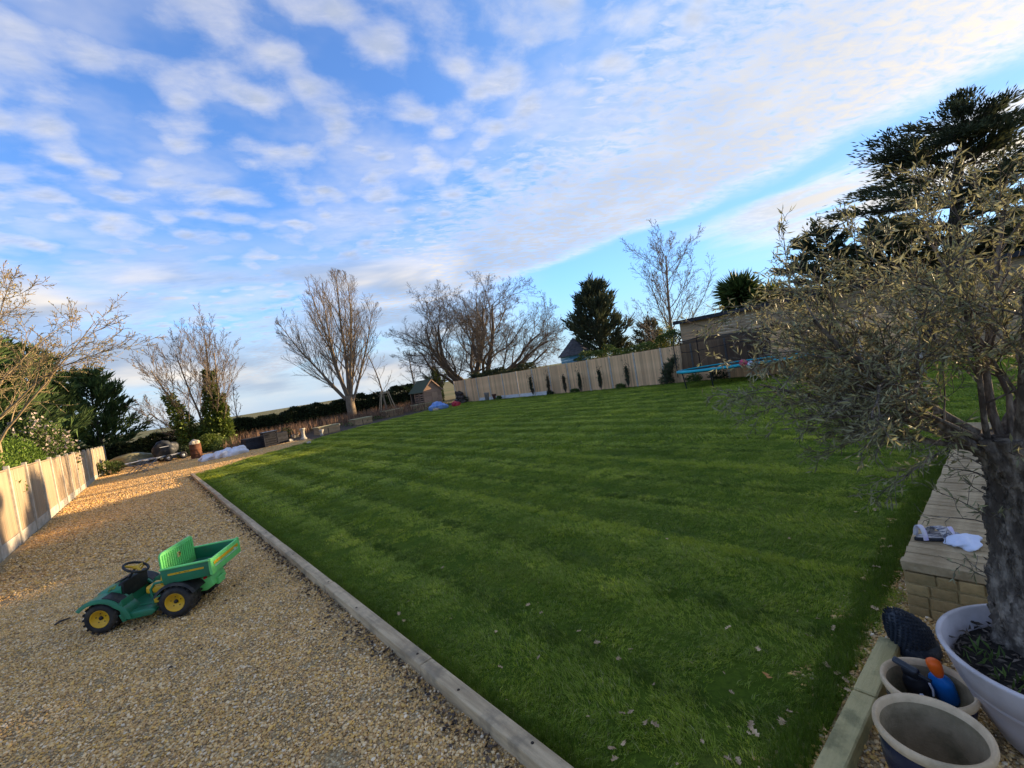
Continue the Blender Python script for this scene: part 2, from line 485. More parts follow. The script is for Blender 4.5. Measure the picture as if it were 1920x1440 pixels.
mg = bpy.data.materials.new('gravel'); mg.use_nodes = True
t = NT(mg.node_tree)
co = t.n('ShaderNodeTexCoord').outputs['Object']
vo = t.n('ShaderNodeTexVoronoi', ins={'Vector': co, 'Scale': 55.0, 'Randomness': 1.0})
vcol = t.n('ShaderNodeSeparateColor', ins={0: vo.outputs['Color']})
c = t.ramp(vcol.outputs[0], [(0.0, (0.22, 0.145, 0.07, 1)), (0.35, (0.48, 0.31, 0.13, 1)), (0.7, (0.62, 0.43, 0.20, 1)), (1.0, (0.68, 0.54, 0.32, 1))])
gap = t.smooth(vo.outputs['Distance'], 0.35, 0.75)
c = t.mix(t.math('MULTIPLY', gap, 0.55), c, (0.20, 0.13, 0.06, 1))
dn = t.noise(t.n('ShaderNodeMapping', ins={0: co, 'Scale': (1, 0.5, 1)}).outputs[0], 1.3, 8, 0.72).outputs[0]
c = t.mix(t.math('MULTIPLY', t.smooth(dn, 0.5, 0.72), 0.5), c, (0.16, 0.11, 0.06, 1))
bp = t.n('ShaderNodeBump', ins={'Strength': 0.9, 'Distance': 0.02, 'Height': t.math('SUBTRACT', 1.0, vo.outputs['Distance'])})
b = t.n('ShaderNodeBsdfPrincipled', ins={'Base Color': c, 'Roughness': 0.9, 'Specular IOR Level': 0.2, 'Normal': bp.outputs[0]})
t.n('ShaderNodeOutputMaterial', ins={0: b.outputs[0]})
sheet('gravel_drive', GRAVEL, 0.006, mg)

ml = bpy.data.materials.new('lawn'); ml.use_nodes = True
t = NT(ml.node_tree)
co = t.n('ShaderNodeTexCoord').outputs['Object']
n1 = t.noise(co, 1.1, 6, 0.65).outputs[0]
n2 = t.noise(co, 38, 4, 0.7).outputs[0]
c = t.ramp(n1, [(0.3, (0.060, 0.105, 0.010, 1)), (0.55, (0.095, 0.14, 0.014, 1)), (0.75, (0.15, 0.165, 0.028, 1))])
c = t.mix(t.math('MULTIPLY', t.smooth(n2, 0.4, 0.7), 0.55), c, (0.030, 0.045, 0.008, 1))
bp = t.n('ShaderNodeBump', ins={'Strength': 1.0, 'Distance': 0.03, 'Height': n2})
b = t.n('ShaderNodeBsdfPrincipled', ins={'Base Color': c, 'Roughness': 1.0, 'Specular IOR Level': 0.05, 'Normal': bp.outputs[0]})
t.n('ShaderNodeOutputMaterial', ins={0: b.outputs[0]})
sheet('lawn', LAWN, 0.012, ml)


def inside(poly, X, Y):
    r = np.zeros(X.shape, bool)
    n = len(poly)
    for i in range(n):
        x1, y1 = poly[i]; x2, y2 = poly[(i + 1) % n]
        c = ((y1 > Y) != (y2 > Y)) & (X < (x2 - x1) * (Y - y1) / ((y2 - y1) + 1e-12) + x1)
        r ^= c
    return r


def in_view(X, Y, m=0.15, z=0.0):
    dx, dy, dz = X, Y, z - H
    fz = dx * _f.x + dy * _f.y + dz * _f.z
    u = (dx * _cx.x + dy * _cx.y + dz * _cx.z) / np.maximum(fz, 1e-3) * F_PX
    v = (dx * _cy.x + dy * _cy.y + dz * _cy.z) / np.maximum(fz, 1e-3) * F_PX
    return (fz > 0.2) & (np.abs(u) < 960 * (1 + m)) & (np.abs(v) < 720 * (1 + m))


def scatter(name, pts, rot, scl, idx, tint, sources, label=None):
    """one 'stuff' object: instances of small patch meshes on points (geometry nodes)"""
    me = bpy.data.meshes.new(name)
    me.vertices.add(len(pts)); me.vertices.foreach_set('co', np.asarray(pts, np.float32).ravel())
    a = me.attributes.new('rot', 'FLOAT_VECTOR', 'POINT'); a.data.foreach_set('vector', np.asarray(rot, np.float32).ravel())
    a = me.attributes.new('scl', 'FLOAT_VECTOR', 'POINT'); a.data.foreach_set('vector', np.asarray(scl, np.float32).ravel())
    a = me.attributes.new('idx', 'INT', 'POINT'); a.data.foreach_set('value', np.asarray(idx, np.int32))
    a = me.attributes.new('tint', 'FLOAT', 'POINT'); a.data.foreach_set('value', np.asarray(tint, np.float32))
    o = tag(link(name, me), kind='stuff')
    cl = bpy.data.collections.new(name + '_patches')
    for k, s in enumerate(sources):
        cl.objects.link(bpy.data.objects.new('%s_patch_%02d' % (name, k), s))
    g = bpy.data.node_groups.new(name + '_scatter', 'GeometryNodeTree')
    g.interface.new_socket('Geometry', in_out='INPUT', socket_type='NodeSocketGeometry')
    g.interface.new_socket('Geometry', in_out='OUTPUT', socket_type='NodeSocketGeometry')
    gi = g.nodes.new('NodeGroupInput'); go = g.nodes.new('NodeGroupOutput')
    ip = g.nodes.new('GeometryNodeInstanceOnPoints')
    ci = g.nodes.new('GeometryNodeCollectionInfo')
    ci.inputs['Collection'].default_value = cl
    ci.inputs['Separate Children'].default_value = True
    ci.inputs['Reset Children'].default_value = True

    def na(nm, ty):
        q = g.nodes.new('GeometryNodeInputNamedAttribute'); q.data_type = ty; q.inputs['Name'].default_value = nm
        return q.outputs['Attribute']
    L = g.links.new
    L(gi.outputs[0], ip.inputs['Points']); L(ci.outputs[0], ip.inputs['Instance'])
    ip.inputs['Pick Instance'].default_value = True
    L(na('idx', 'INT'), ip.inputs['Instance Index'])
    L(na('rot', 'FLOAT_VECTOR'), ip.inputs['Rotation'])
    L(na('scl', 'FLOAT_VECTOR'), ip.inputs['Scale'])
    L(ip.outputs[0], go.inputs[0])
    md = o.modifiers.new('scatter', 'NODES'); md.node_group = g
    return o


# ---- grass blades
mgr = bpy.data.materials.new('grass_blade'); mgr.use_nodes = True
t = NT(mgr.node_tree)
ti = t.n('ShaderNodeAttribute', attribute_type='INSTANCER', attribute_name='tint').outputs['Fac']
ri = t.n('ShaderNodeNewGeometry').outputs['Random Per Island']
c = t.ramp(ri, [(0.0, (0.135, 0.215, 0.012, 1)), (0.45, (0.215, 0.30, 0.018, 1)), (0.8, (0.31, 0.375, 0.04, 1)), (0.95, (0.30, 0.29, 0.09, 1)), (1.0, (0.40, 0.35, 0.16, 1))])
hs = t.n('ShaderNodeHueSaturation', ins={'Hue': t.math('SUBTRACT', 0.525, t.math('MULTIPLY', ti, 0.055)), 'Saturation': 1.0, 'Value': t.math('ADD', 0.42, t.math('MULTIPLY', ti, 1.25)), 'Color': c})
b = t.n('ShaderNodeBsdfPrincipled', ins={'Base Color': hs.outputs[0], 'Roughness': 0.55, 'Specular IOR Level': 0.3})
tr = t.n('ShaderNodeBsdfTranslucent', ins={'Color': hs.outputs[0]})
mx = t.n('ShaderNodeMixShader', ins={0: 0.3, 1: b.outputs[0], 2: tr.outputs[0]})
t.n('ShaderNodeOutputMaterial', ins={0: mx.outputs[0]})


def grass_patch(rng, nb, size, hmin, hmax, wd, lean):
    p = rng.uniform(-size / 2, size / 2, (nb, 2))
    # blades gather in little clumps
    cl = rng.uniform(-size / 2, size / 2, (max(3, nb // 14), 2))
    k = rng.integers(0, len(cl), nb)
    p = np.where(rng.random((nb, 1)) < 0.65, cl[k] + rng.normal(0, size * 0.05, (nb, 2)), p)
    h = rng.uniform(hmin, hmax, nb) * (0.7 + 0.6 * rng.random(len(cl))[k])
    a = rng.uniform(0, 2 * PI, nb)
    ld = np.stack([np.cos(a), np.sin(a)], 1) * rng.uniform(0.2, 0.9, (nb, 1)) + np.array([lean, 0])
    sd = np.stack([-np.sin(a), np.cos(a)], 1) * (wd * rng.uniform(0.7, 1.3, (nb, 1)))
    B = np.zeros((nb, 5, 3), np.float32)
    B[:, 0, :2] = p - sd; B[:, 1, :2] = p + sd
    m_ = p + ld * (h * 0.35)[:, None]
    B[:, 2, :2] = m_ - sd * 0.75; B[:, 2, 2] = h * 0.62
    B[:, 3, :2] = m_ + sd * 0.75; B[:, 3, 2] = h * 0.62
    B[:, 4, :2] = p + ld * (h * 0.95)[:, None]; B[:, 4, 2] = h * rng.uniform(0.72, 1.0, nb)
    V = B.reshape(-1, 3)
    o = (np.arange(nb) * 5)[:, None]
    F3 = np.concatenate([o + np.array([[0, 1, 3]]), o + np.array([[0, 3, 2]]), o + np.array([[2, 3, 4]])])
    me = np_mesh('grass_patch', V, F3)
    me.materials.append(mgr)
    return me


rng = np.random.default_rng(11)
src = [grass_patch(rng, 190, 0.24, 0.020, 0.046, 0.0016, 0.55) for _ in range(8)]
src += [grass_patch(rng, 130, 0.42, 0.030, 0.055, 0.0045, 0.7) for _ in range(6)]


def vnoise(X, Y, s, seed):
    r = np.random.default_rng(seed)
    out = np.zeros_like(X)
    for k in range(5):
        a = r.uniform(0, 2 * PI); f = s * (1.0 + 0.9 * k)
        out += np.sin((X * math.cos(a) + Y * math.sin(a)) * f + r.uniform(0, 9)) / (1 + 0.5 * k)
    return out / 2.6


def grass_points(dens, dmin, dmax):
    n = int(dens * 24 * 40)
    X = rng.uniform(XE + .1, 24, n); Y = rng.uniform(-3, 36.5, n)
    D = np.hypot(X, Y)
    k = inside(LAWN, X, Y) & (D > dmin) & (D <= dmax) & in_view(X, Y)
    return X[k], Y[k]


pts, rots, scls, idxs, tints = [], [], [], [], []
for dens, d0, d1, far in ((62, 0, 6.5, 0), (44, 6.5, 11, 0), (22, 11, 19, 1), (11, 19, 60, 1)):
    X, Y = grass_points(dens, d0, d1)
    n = len(X)
    wob = 0.06 * np.sin(Y * 0.5) + 0.03 * np.sin(Y * 1.7 + X)
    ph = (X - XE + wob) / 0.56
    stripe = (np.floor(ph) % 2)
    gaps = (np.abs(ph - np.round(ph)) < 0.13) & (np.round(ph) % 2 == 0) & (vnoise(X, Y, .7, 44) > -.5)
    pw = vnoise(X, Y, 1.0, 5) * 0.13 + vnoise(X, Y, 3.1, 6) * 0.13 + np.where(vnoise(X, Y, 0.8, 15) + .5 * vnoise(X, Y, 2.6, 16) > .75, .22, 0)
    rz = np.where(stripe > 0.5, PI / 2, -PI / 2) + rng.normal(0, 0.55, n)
    tn = 0.56 + (stripe - 0.5) * np.where(np.hypot(X, Y) > 5, 0.17, 0.08) + pw + rng.normal(0, 0.10, n)  # stripe tint paints in how blades leaning either way catch the light
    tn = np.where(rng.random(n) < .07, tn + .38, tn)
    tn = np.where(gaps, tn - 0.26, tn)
    sc = rng.uniform(0.8, 1.25, n) * (1.0 if d1 < 30 else 1.25)
    pts.append(np.stack([X, Y, np.full(n, 0.010)], 1)); rots.append(np.stack([np.zeros(n), np.zeros(n), rz], 1))
    hz = sc * (0.85 + 0.25 * vnoise(X, Y, 2.2, 9)) * np.where(gaps, 0.75, 1.0)
    scls.append(np.stack([sc, sc, hz * np.where(np.hypot(X, Y) < 8, .85, 1.0)], 1))
    idxs.append(rng.integers(8, 14, n) if far else rng.integers(0, 8, n)); tints.append(tn)
# wheel lines left by the mower: thin flattened rows, dark or pale
lx, ly, lt = [], [], []
for q in range(1, 22):
    x0 = XE + .02 + q * 1.06 + rng.uniform(-.08, .08)
    n = 900 if q < 8 else 500
    yy = rng.uniform(1.0, 35, n)
    yy = yy[vnoise(yy, np.full(n, q * 7.0), .55, 31) > -.35]; n = len(yy)
    lx.append(x0 - (.06 * np.sin(yy * .5) + .03 * np.sin(yy * 1.7 + x0)) + rng.normal(0, .035, n)); ly.append(yy)
    lt.append(np.where(np.full(n, q % 3 == 0), .88, .12) + rng.normal(0, .09, n))
X = np.concatenate(lx); Y = np.concatenate(ly); T = np.concatenate(lt)
k = inside(LAWN, X, Y) & in_view(X, Y); X, Y, T = X[k], Y[k], T[k]; n = len(X)
sc = rng.uniform(.30, .48, n)
pts.append(np.stack([X, Y, np.full(n, 0.016)], 1)); rots.append(np.stack([np.zeros(n), np.zeros(n), rng.choice([PI / 2, -PI / 2], n) + rng.normal(0, .4, n)], 1))
scls.append(np.stack([sc, sc * 1.6, sc * 1.75], 1)); idxs.append(rng.integers(0, 8, n)); tints.append(T)
# longer uncut fringe along the edging, the wall and the fence
n = 1500
Y = rng.uniform(1.0, 24, n) ** 1.0; X = XE + .085 + np.abs(rng.normal(0, .05, n))
Xf = np.full(900, 23.75) + rng.normal(0, .18, 900); Yf = rng.uniform(8, 36, 900)
Xw = rng.uniform(1.6, 9, 900); Yw = 0.98 + np.abs(rng.normal(0, .06, 900))
X = np.concatenate([X, Xf, Xw]); Y = np.concatenate([Y, Yf, Yw]); n = len(X)
k = in_view(X, Y); X = X[k]; Y = Y[k]; n = len(X)
sc = rng.uniform(0.7, 1.1, n)
pts.append(np.stack([X, Y, np.full(n, 0.008)], 1)); rots.append(np.stack([np.zeros(n), np.zeros(n), rng.uniform(0, 6.3, n)], 1))
scls.append(np.stack([sc * .55, sc * .55, sc * rng.uniform(1.0, 1.9, n) * np.where(X > 20, 1.8, 1.0)], 1)); idxs.append(rng.integers(0, 8, n)); tints.append(rng.uniform(0.05, 0.4, n))
scatter('lawn_grass', np.concatenate(pts), np.concatenate(rots), np.concatenate(scls), np.concatenate(idxs), np.concatenate(tints), src)

# ---- loose pebbles
mpb = mat('pebble', (0.4, 0.3, 0.2), rough=0.75, spec=0.3, vcol='col')
_ico = bmesh.new(); bmesh.ops.create_icosphere(_ico, subdivisions=1, radius=1.0)
_ico.verts.index_update()
ICV = np.array([v.co[:] for v in _ico.verts]); ICF = np.array([[v.index for v in f.verts] for f in _ico.faces]); _ico.free()
PEB = np.array([(0.50, 0.33, 0.14), (0.44, 0.27, 0.10), (0.54, 0.39, 0.20), (0.56, 0.44, 0.28), (0.36, 0.22, 0.09), (0.50, 0.31, 0.09), (0.30, 0.20, 0.11), (0.56, 0.46, 0.32), (0.22, 0.145, 0.08)])
PEBP = np.array([.22, .20, .15, .06, .11, .15, .04, .02, .05])


def pebble_patch(rng, size, n, r0, r1):
    p = rng.uniform(-size / 2, size / 2, (n, 2))
    r = rng.uniform(r0, r1, n) * (0.6 + 1.0 * rng.random(n) ** 3)
    s = np.stack([r * rng.uniform(0.9, 1.45, n), r * rng.uniform(0.75, 1.05, n), r * rng.uniform(0.5, 0.8, n)], 1)
    a = rng.uniform(0, 2 * PI, n); ti_ = rng.normal(0, 0.35, n)
    V = ICV[None] * s[:, None] * rng.uniform(0.88, 1.12, (n, len(ICV), 1))
    c, q = np.cos(ti_)[:, None], np.sin(ti_)[:, None]
    x, z = V[..., 0] * c - V[..., 2] * q, V[..., 0] * q + V[..., 2] * c
    y = V[..., 1]
    c, q = np.cos(a)[:, None], np.sin(a)[:, None]
    V = np.stack([x * c - y * q + p[:, :1], x * q + y * c + p[:, 1:], z + (s[:, 2] * rng.uniform(0.1, 1.3, n))[:, None]], -1)
    F3 = (np.arange(n) * len(ICV))[:, None, None] + ICF[None]
    me = np_mesh('pebble_patch', V.reshape(-1, 3), F3.reshape(-1, 3), True)
    ci_ = rng.choice(len(PEB), n, p=PEBP)
    cc = np.clip(PEB[ci_] * np.array([1.04, 1.0, .94]) * rng.uniform(1.15, 1.7, (n, 1)), 0, 1)
    at = me.color_attributes.new('col', 'FLOAT_COLOR', 'POINT')
    at.data.foreach_set('color', np.repeat(np.c_[cc, np.ones(n)], len(ICV), 0).astype(np.float32).ravel())
    me.materials.append(mpb)
    return me


src = [pebble_patch(rng, 0.34, 420, 0.0062, 0.0108) for _ in range(8)] + [pebble_patch(rng, 0.6, 330, 0.012, 0.019) for _ in range(5)]
pts, idxs = [], []
for st, d0, d1, far in ((0.25, 0, 11, 0), (0.42, 11, 50, 1)):
    gx_, gy_ = np.meshgrid(np.arange(-3, 8, st), np.arange(-1, 40, st))
    X = gx_.ravel() + rng.uniform(-.08, .08, gx_.size); Y = gy_.ravel() + rng.uniform(-.08, .08, gx_.size)
    D = np.hypot(X, Y)
    k = inside(GRAVEL, X, Y) & (D > d0) & (D <= d1) & in_view(X, Y) & (X > np.vectorize(xl)(Y) + .15)
    k &= ~((X > XE - .14) & (Y < 24.3) & (Y > 1.0) & (X < 1.7))
    X, Y = X[k], Y[k]
    pts.append(np.stack([X, Y, np.full(len(X), 0.006)], 1))
    idxs.append(rng.integers(8, 13, len(X)) if far else rng.integers(0, 8, len(X)))
pts = np.concatenate(pts); n = len(pts)
scatter('gravel_pebbles', pts, np.stack([np.zeros(n), np.zeros(n), rng.uniform(0, 6.3, n)], 1), np.ones((n, 3)), np.concatenate(idxs), np.zeros(n), src)

# ------------------------------------------------------------------ fences
def make_boards(parent, mesh, name, locs, rots=None):
    for k, l in enumerate(locs):
        o = bpy.data.objects.new(name, mesh)
        COL.objects.link(o); o.parent = parent; o.location = l
        if rots is not None: o.rotation_euler = rots[k]


rr = random.Random(4)
# gravel-side fence: concrete posts and gravel boards, close-boarded timber panels
fl = thing('boundary_fence', 'long pale timber panel fence with concrete posts beside the gravel drive', 'fence', (xl(11), 11, 0))
NP_, SP_ = 17, 1.92
lean = math.atan(0.0195)
brd = MB().box((0, 0, 0.79), (0.022, 0.134, 1.58), bev=0.003).mesh('board')
brd.materials.append(M_WOODL)
pst = MB().box((0, 0, 0.98), (0.11, 0.10, 2.02), bev=0.012).mesh('post')
pst.materials.append(M_CONC)
grv = MB().box((0, 0, 0.135), (0.05, SP_ - 0.1, 0.30), bev=0.006).mesh('gravel_board')
grv.materials.append(M_CONC)
cap = MB().box((0, 0, 0), (0.045, SP_ - 0.1, 0.03), bev=0.004).mesh('capping_rail')
cap.materials.append(M_WOODL)
for k in range(NP_ + 1):
    y = k * SP_
    dz = -0.018 * max(0, k - 3)
    o = bpy.data.objects.new('post', pst); COL.objects.link(o); o.parent = fl; o.location = (y * 0.0195, y, dz)
    if k == NP_: break
    ym = y + SP_ / 2
    o = bpy.data.objects.new('gravel_board', grv); COL.objects.link(o); o.parent = fl; o.location = (ym * 0.0195 - .005, ym, dz * 0.3); o.rotation_euler = (0, 0, -lean)
    o = bpy.data.objects.new('capping_rail', cap); COL.objects.link(o); o.parent = fl; o.location = (ym * 0.0195 - .005, ym, 1.895 + dz); o.rotation_euler = (0, 0, -lean)
    nb = 14
    for j in range(nb):
        yy = y + 0.05 + (j + 0.5) * (SP_ - 0.1) / nb
        o = bpy.data.objects.new('board', brd); COL.objects.link(o); o.parent = fl
        o.location = (yy * 0.0195 - 0.004 + rr.uniform(-.003, .003), yy, 0.29 + dz); o.rotation_euler = (rr.uniform(-.003, .003), 0, rr.uniform(-.03, .03) - lean)

# lawn-side fence: vertical feather-edge boards between concrete posts
fr = thing('feather_edge_fence', 'tall feather-edge board fence behind the row of cypress saplings', 'fence', (XR, 3.0, 0))
brd2 = MB().prism([(-.062, -.010), (.062, -.003), (.062, .009), (-.062, .008)], 'Z', 0.0, 1.98).mesh('board')
# board outline uses x as width; turn so that width runs along the fence
brd2.transform(Matrix.Rotation(PI / 2, 4, 'Z')); brd2.materials.append(M_WOODR)
pst2 = MB().box((0, 0, 1.1), (0.10, 0.10, 2.24), bev=0.012).mesh('post'); pst2.materials.append(M_CONC)
grv2 = MB().box((0, 0, 0.15), (0.05, 1.83, 0.30), bev=0.006).mesh('gravel_board'); grv2.materials.append(mat('pale_concrete', (0.66, 0.65, 0.60), (0.55, 0.54, 0.50), scale=9, orand=.05))
rail2 = MB().box((0, 0, 0), (0.05, 1.83, 0.07), bev=0.004).mesh('rail'); rail2.materials.append(M_WOODR)
NPR = 18
for k in range(NPR + 1):
    y = k * 1.94
    o = bpy.data.objects.new('post', pst2); COL.objects.link(o); o.parent = fr; o.location = (0, y, 0)
    if k == NPR: break
    board_low = not (k >= 11 and k <= 15)
    z0 = 0.02 if board_low else 0.29
    if not board_low:
        o = bpy.data.objects.new('gravel_board', grv2); COL.objects.link(o); o.parent = fr; o.location = (0, y + .97, 0)
    for zz_ in (0.45, 1.15, 1.95):
        o = bpy.data.objects.new('rail', rail2); COL.objects.link(o); o.parent = fr; o.location = (0.035, y + .97, zz_)
    for j in range(16):
        yy = y + 0.07 + (j + .5) * 1.80 / 16
        o = bpy.data.objects.new('board', brd2); COL.objects.link(o); o.parent = fr
        o.location = (-0.012 + rr.uniform(-.004, .004), yy, z0 + rr.uniform(-.006, .006)); o.rotation_euler = (rr.uniform(-.004, .004), 0, rr.uniform(-.06, .06))
        o.scale = (1, 1, (2.2 - z0) / 1.98)

# timber edging between gravel and lawn
te = thing('timber_edging', 'weathered timber edging between the gravel drive and the striped lawn', 'edging', (XE, 1.2, 0))
y = -0.25; k = 0
for L in (2.4, 2.4, 2.4, 2.4, 2.4, 2.4, 2.4, 2.4, 2.4, 1.9):
    mb = MB()
    mb.box((rr.uniform(-.008, .008), y + L / 2, 0.035), (0.115, L - 0.008, 0.14), bev=0.009, rz=rr.uniform(-.003, .003), ry=rr.uniform(-.02, .02))
    pl = mb.build('plank', M_EDGE, te)
    y += L
knot = MB().lathe([(0, .004), (.009, .004), (.011, 0), (0, 0)], n=10).mesh('edging_knot'); knot.materials.append(mat('dark_knot', (.05, .035, .022), scale=20))  # flat discs for dark knots in the timber
for yy in (0.9, 1.65, 2.3, 3.6, 4.6, 6.2, 8.1):
    o = bpy.data.objects.new('edging_knot', knot); COL.objects.link(o); o.parent = te; o.location = (rr.uniform(-.025, .025), yy, 0.105)

# short timber kerb in front of the pots
tk = thing('timber_kerb', 'short greenish timber kerb at the lawn edge beside the glazed pots', 'edging', (2.2, 0.83, 0))
a_ = gnd(1530, 1440, .07); b_ = gnd(1672, 1222, .07)
for nm, s, e in (('plank', 1.35, 2.98), ('plank', 2.99, 3.62)):
    MB().box(((s + e) / 2 - 2.2, 0.0 - 0.03 * ((s + e) / 2 - 2.2), 0.03), (e - s - .006, 0.115, 0.14), bev=0.008, rz=-.03).build(nm, M_EDGEX, tk)

# ------------------------------------------------------------------ trees
def nrm(v): return v / (np.linalg.norm(v) + 1e-9)


def rotv(d, ang, az):
    a = np.array([0, 0, 1.0]) if abs(d[2]) < 0.9 else np.array([1.0, 0, 0])
    x = nrm(np.cross(d, a)); y_ = np.cross(d, x)
    return nrm(d * math.cos(ang) + (x * math.cos(az) + y_ * math.sin(az)) * math.sin(ang))


def skel(rng, p, d, L, r, spec, env=None, lev=0, out=None, rmin=0.006):
    if out is None: out = []
    s = spec[lev]
    k = s.get('seg', 4)
    pts = [np.array(p, float)]; rad = [r]
    d = nrm(np.array(d, float)); dirs = [d]
    tip = s.get('tip', 0.35)
    for i in range(1, k + 1):
        d = nrm(d + rng.normal(0, s.get('wig', .1), 3) + np.array([0, 0, s.get('up', 0.0)]))
        q = pts[-1] + d * (L / k)
        if env is not None and i > 1 and not env(q): break
        pts.append(q); dirs.append(d); rad.append(max(rmin, r * (1 - (1 - tip) * i / k)))
    out.append((np.array(pts), np.array(rad), lev))
    m = len(pts) - 1
    if lev + 1 < len(spec) and m >= 1:
        c = spec[lev + 1]
        n = c['n'] if isinstance(c['n'], int) else int(rng.integers(c['n'][0], c['n'][1] + 1))
        az = rng.uniform(0, 2 * PI)
        st = c.get('start', 0.3)
        for j in range(n):
            t_ = st + (1 - st) * (j + rng.uniform(0.1, 0.9)) / n
            f = t_ * m; i = min(int(f), m - 1); u = f - i
            q = pts[i] * (1 - u) + pts[i + 1] * u
            rl = rad[i] * (1 - u) + rad[i + 1] * u
            az += 2.4 + rng.normal(0, .3)
            a = rng.uniform(*c['ang'])
            dd = rotv(dirs[min(i + 1, m)], a, az)
            LL = L * rng.uniform(*c['len']) * (1 - c.get('fall', .45) * (t_ - st) / max(1e-3, 1 - st))
            skel(rng, q, dd, LL, max(rmin, min(rl * .85, rl * c.get('rr', .6))), spec, env, lev + 1, out, rmin)
    return out


SIDES = (9, 6, 4, 3, 3, 3)


def tubes(brs):
    Vs, Fs, o = [], [], 0
    for pts, rad, lev in brs:
        n = SIDES[min(lev, 5)]
        k = len(pts)
        if k < 2: continue
        d = np.gradient(pts, axis=0); d /= np.linalg.norm(d, axis=1)[:, None] + 1e-9
        a = np.array([0.31, 0.77, 0.55])
        x = np.cross(d, a); x /= np.linalg.norm(x, axis=1)[:, None] + 1e-9
        y_ = np.cross(d, x)
        th = np.arange(n) * 2 * PI / n
        V = pts[:, None] + (x[:, None] * np.cos(th)[None, :, None] + y_[:, None] * np.sin(th)[None, :, None]) * rad[:, None, None]
        Vs.append(V.reshape(-1, 3))
        i = np.arange(k - 1)[:, None] * n; j = np.arange(n)[None]; j2 = (j + 1) % n
        Fs.append(np.stack([i + j, i + j2, i + n + j2, i + n + j], -1).reshape(-1, 4) + o)
        o += k * n
    return np.concatenate(Vs), np.concatenate(Fs)


def tube_obj(name, brs, m, parent):
    V, F_ = tubes(brs)
    return link(name, np_mesh(name, V, F_, True), m, parent)


def leaf_np(rng, P, D, length, width, fold=0.25, jit=0.5, curl=0.15):
    """diamond leaves, two faces each, at P pointing along D"""
    n = len(P)
    P = np.asarray(P, float); D = np.asarray(D, float) + rng.normal(0, jit, (n, 3))
    D /= np.linalg.norm(D, axis=1)[:, None] + 1e-9
    a = rng.normal(0, 1, (n, 3))
    S = np.cross(D, a); S /= np.linalg.norm(S, axis=1)[:, None] + 1e-9
    N = np.cross(S, D)
    l = (length * rng.uniform(.6, 1.3, n))[:, None]; w_ = (width * rng.uniform(.7, 1.3, n))[:, None]
    V = np.zeros((n, 4, 3))
    V[:, 0] = P; V[:, 1] = P + D * l * .45 + S * w_ * .5 + N * w_ * fold
    V[:, 2] = P + D * l - N * l * curl; V[:, 3] = P + D * l * .45 - S * w_ * .5 + N * w_ * fold
    o = (np.arange(n) * 4)[:, None]
    F_ = np.concatenate([o + np.array([[0, 1, 2]]), o + np.array([[0, 2, 3]])])
    return V.reshape(-1, 3), F_


def leaf_obj(name, rng, P, D, length, width, m, parent, **kw):
    V, F_ = leaf_np(rng, P, D, length, width, **kw)
    return link(name, np_mesh(name, V, F_), m, parent)


def twig_points(brs, levs, per_m, rng):
    P, D = [], []
    for pts, rad, lev in brs:
        if lev not in levs: continue
        for i in range(len(pts) - 1):
            v = pts[i + 1] - pts[i]; L = np.linalg.norm(v)
            n = rng.poisson(L * per_m)
            if n:
                u = rng.random((n, 1)); P.append(pts[i] + v * u); D.append(np.repeat(nrm(v)[None], n, 0))
    return np.concatenate(P), np.concatenate(D)


def ellipsoid(c, r):
    c = np.array(c); r = np.array(r)
    return lambda q: (((q - c) / r) ** 2).sum() < 1


def bare_tree(name, label, base, top_z, spec, r0, trunk_L, d0=(0, 0, 1), env=None, bark=None, seed=1, rmin=0.008, group=None, ivy=None, buds=None):
    rg = np.random.default_rng(seed)
    t_ = thing(name, label, 'tree', base, 0, group)
    br = skel(rg, (0, 0, -0.1), d0, trunk_L, r0, spec, env, rmin=rmin)
    tube_obj('trunk', [b for b in br if b[2] == 0], bark or M_BARK, t_)
    tube_obj('limbs', [b for b in br if b[2] in (1, 2)], bark or M_BARK, t_)
    tube_obj('twigs', [b for b in br if b[2] > 2], bark or M_BARK, t_)
    if buds:
        P, D = twig_points(br, buds[0], buds[1], rg)
        leaf_obj('buds', rg, P, D, buds[2], buds[3], buds[4], t_, jit=.8)
    if ivy:
        add_ivy(t_, rg, br, *ivy)
    return t_, br


def add_ivy(t_, rg, br, zmax, thick, per_m, size, levs=(0, 1)):
    P, D = [], []
    for pts, rad, lev in br:
        if lev not in levs: continue
        for i in range(len(pts) - 1):
            v = pts[i + 1] - pts[i]; L = np.linalg.norm(v)
            zc = (pts[i][2] + pts[i + 1][2]) / 2
            if zc > zmax: continue
            n = rg.poisson(L * per_m * (1.15 - zc / zmax))
            if n == 0: continue
            u = rg.random((n, 1)); a = rg.normal(0, 1, (n, 3)); a -= nrm(v) * (a @ nrm(v))[:, None]
            a /= np.linalg.norm(a, axis=1)[:, None]
            k = rad[i] + thick * (1.2 - zc / zmax) * rg.random((n, 1)) ** .6
            P.append(pts[i] + v * u + a * k); D.append(a + np.array([0, 0, -.2]))
    leaf_obj('ivy', rg, np.concatenate(P), np.concatenate(D), size, size * .8, M_IVY, t_, jit=.7)


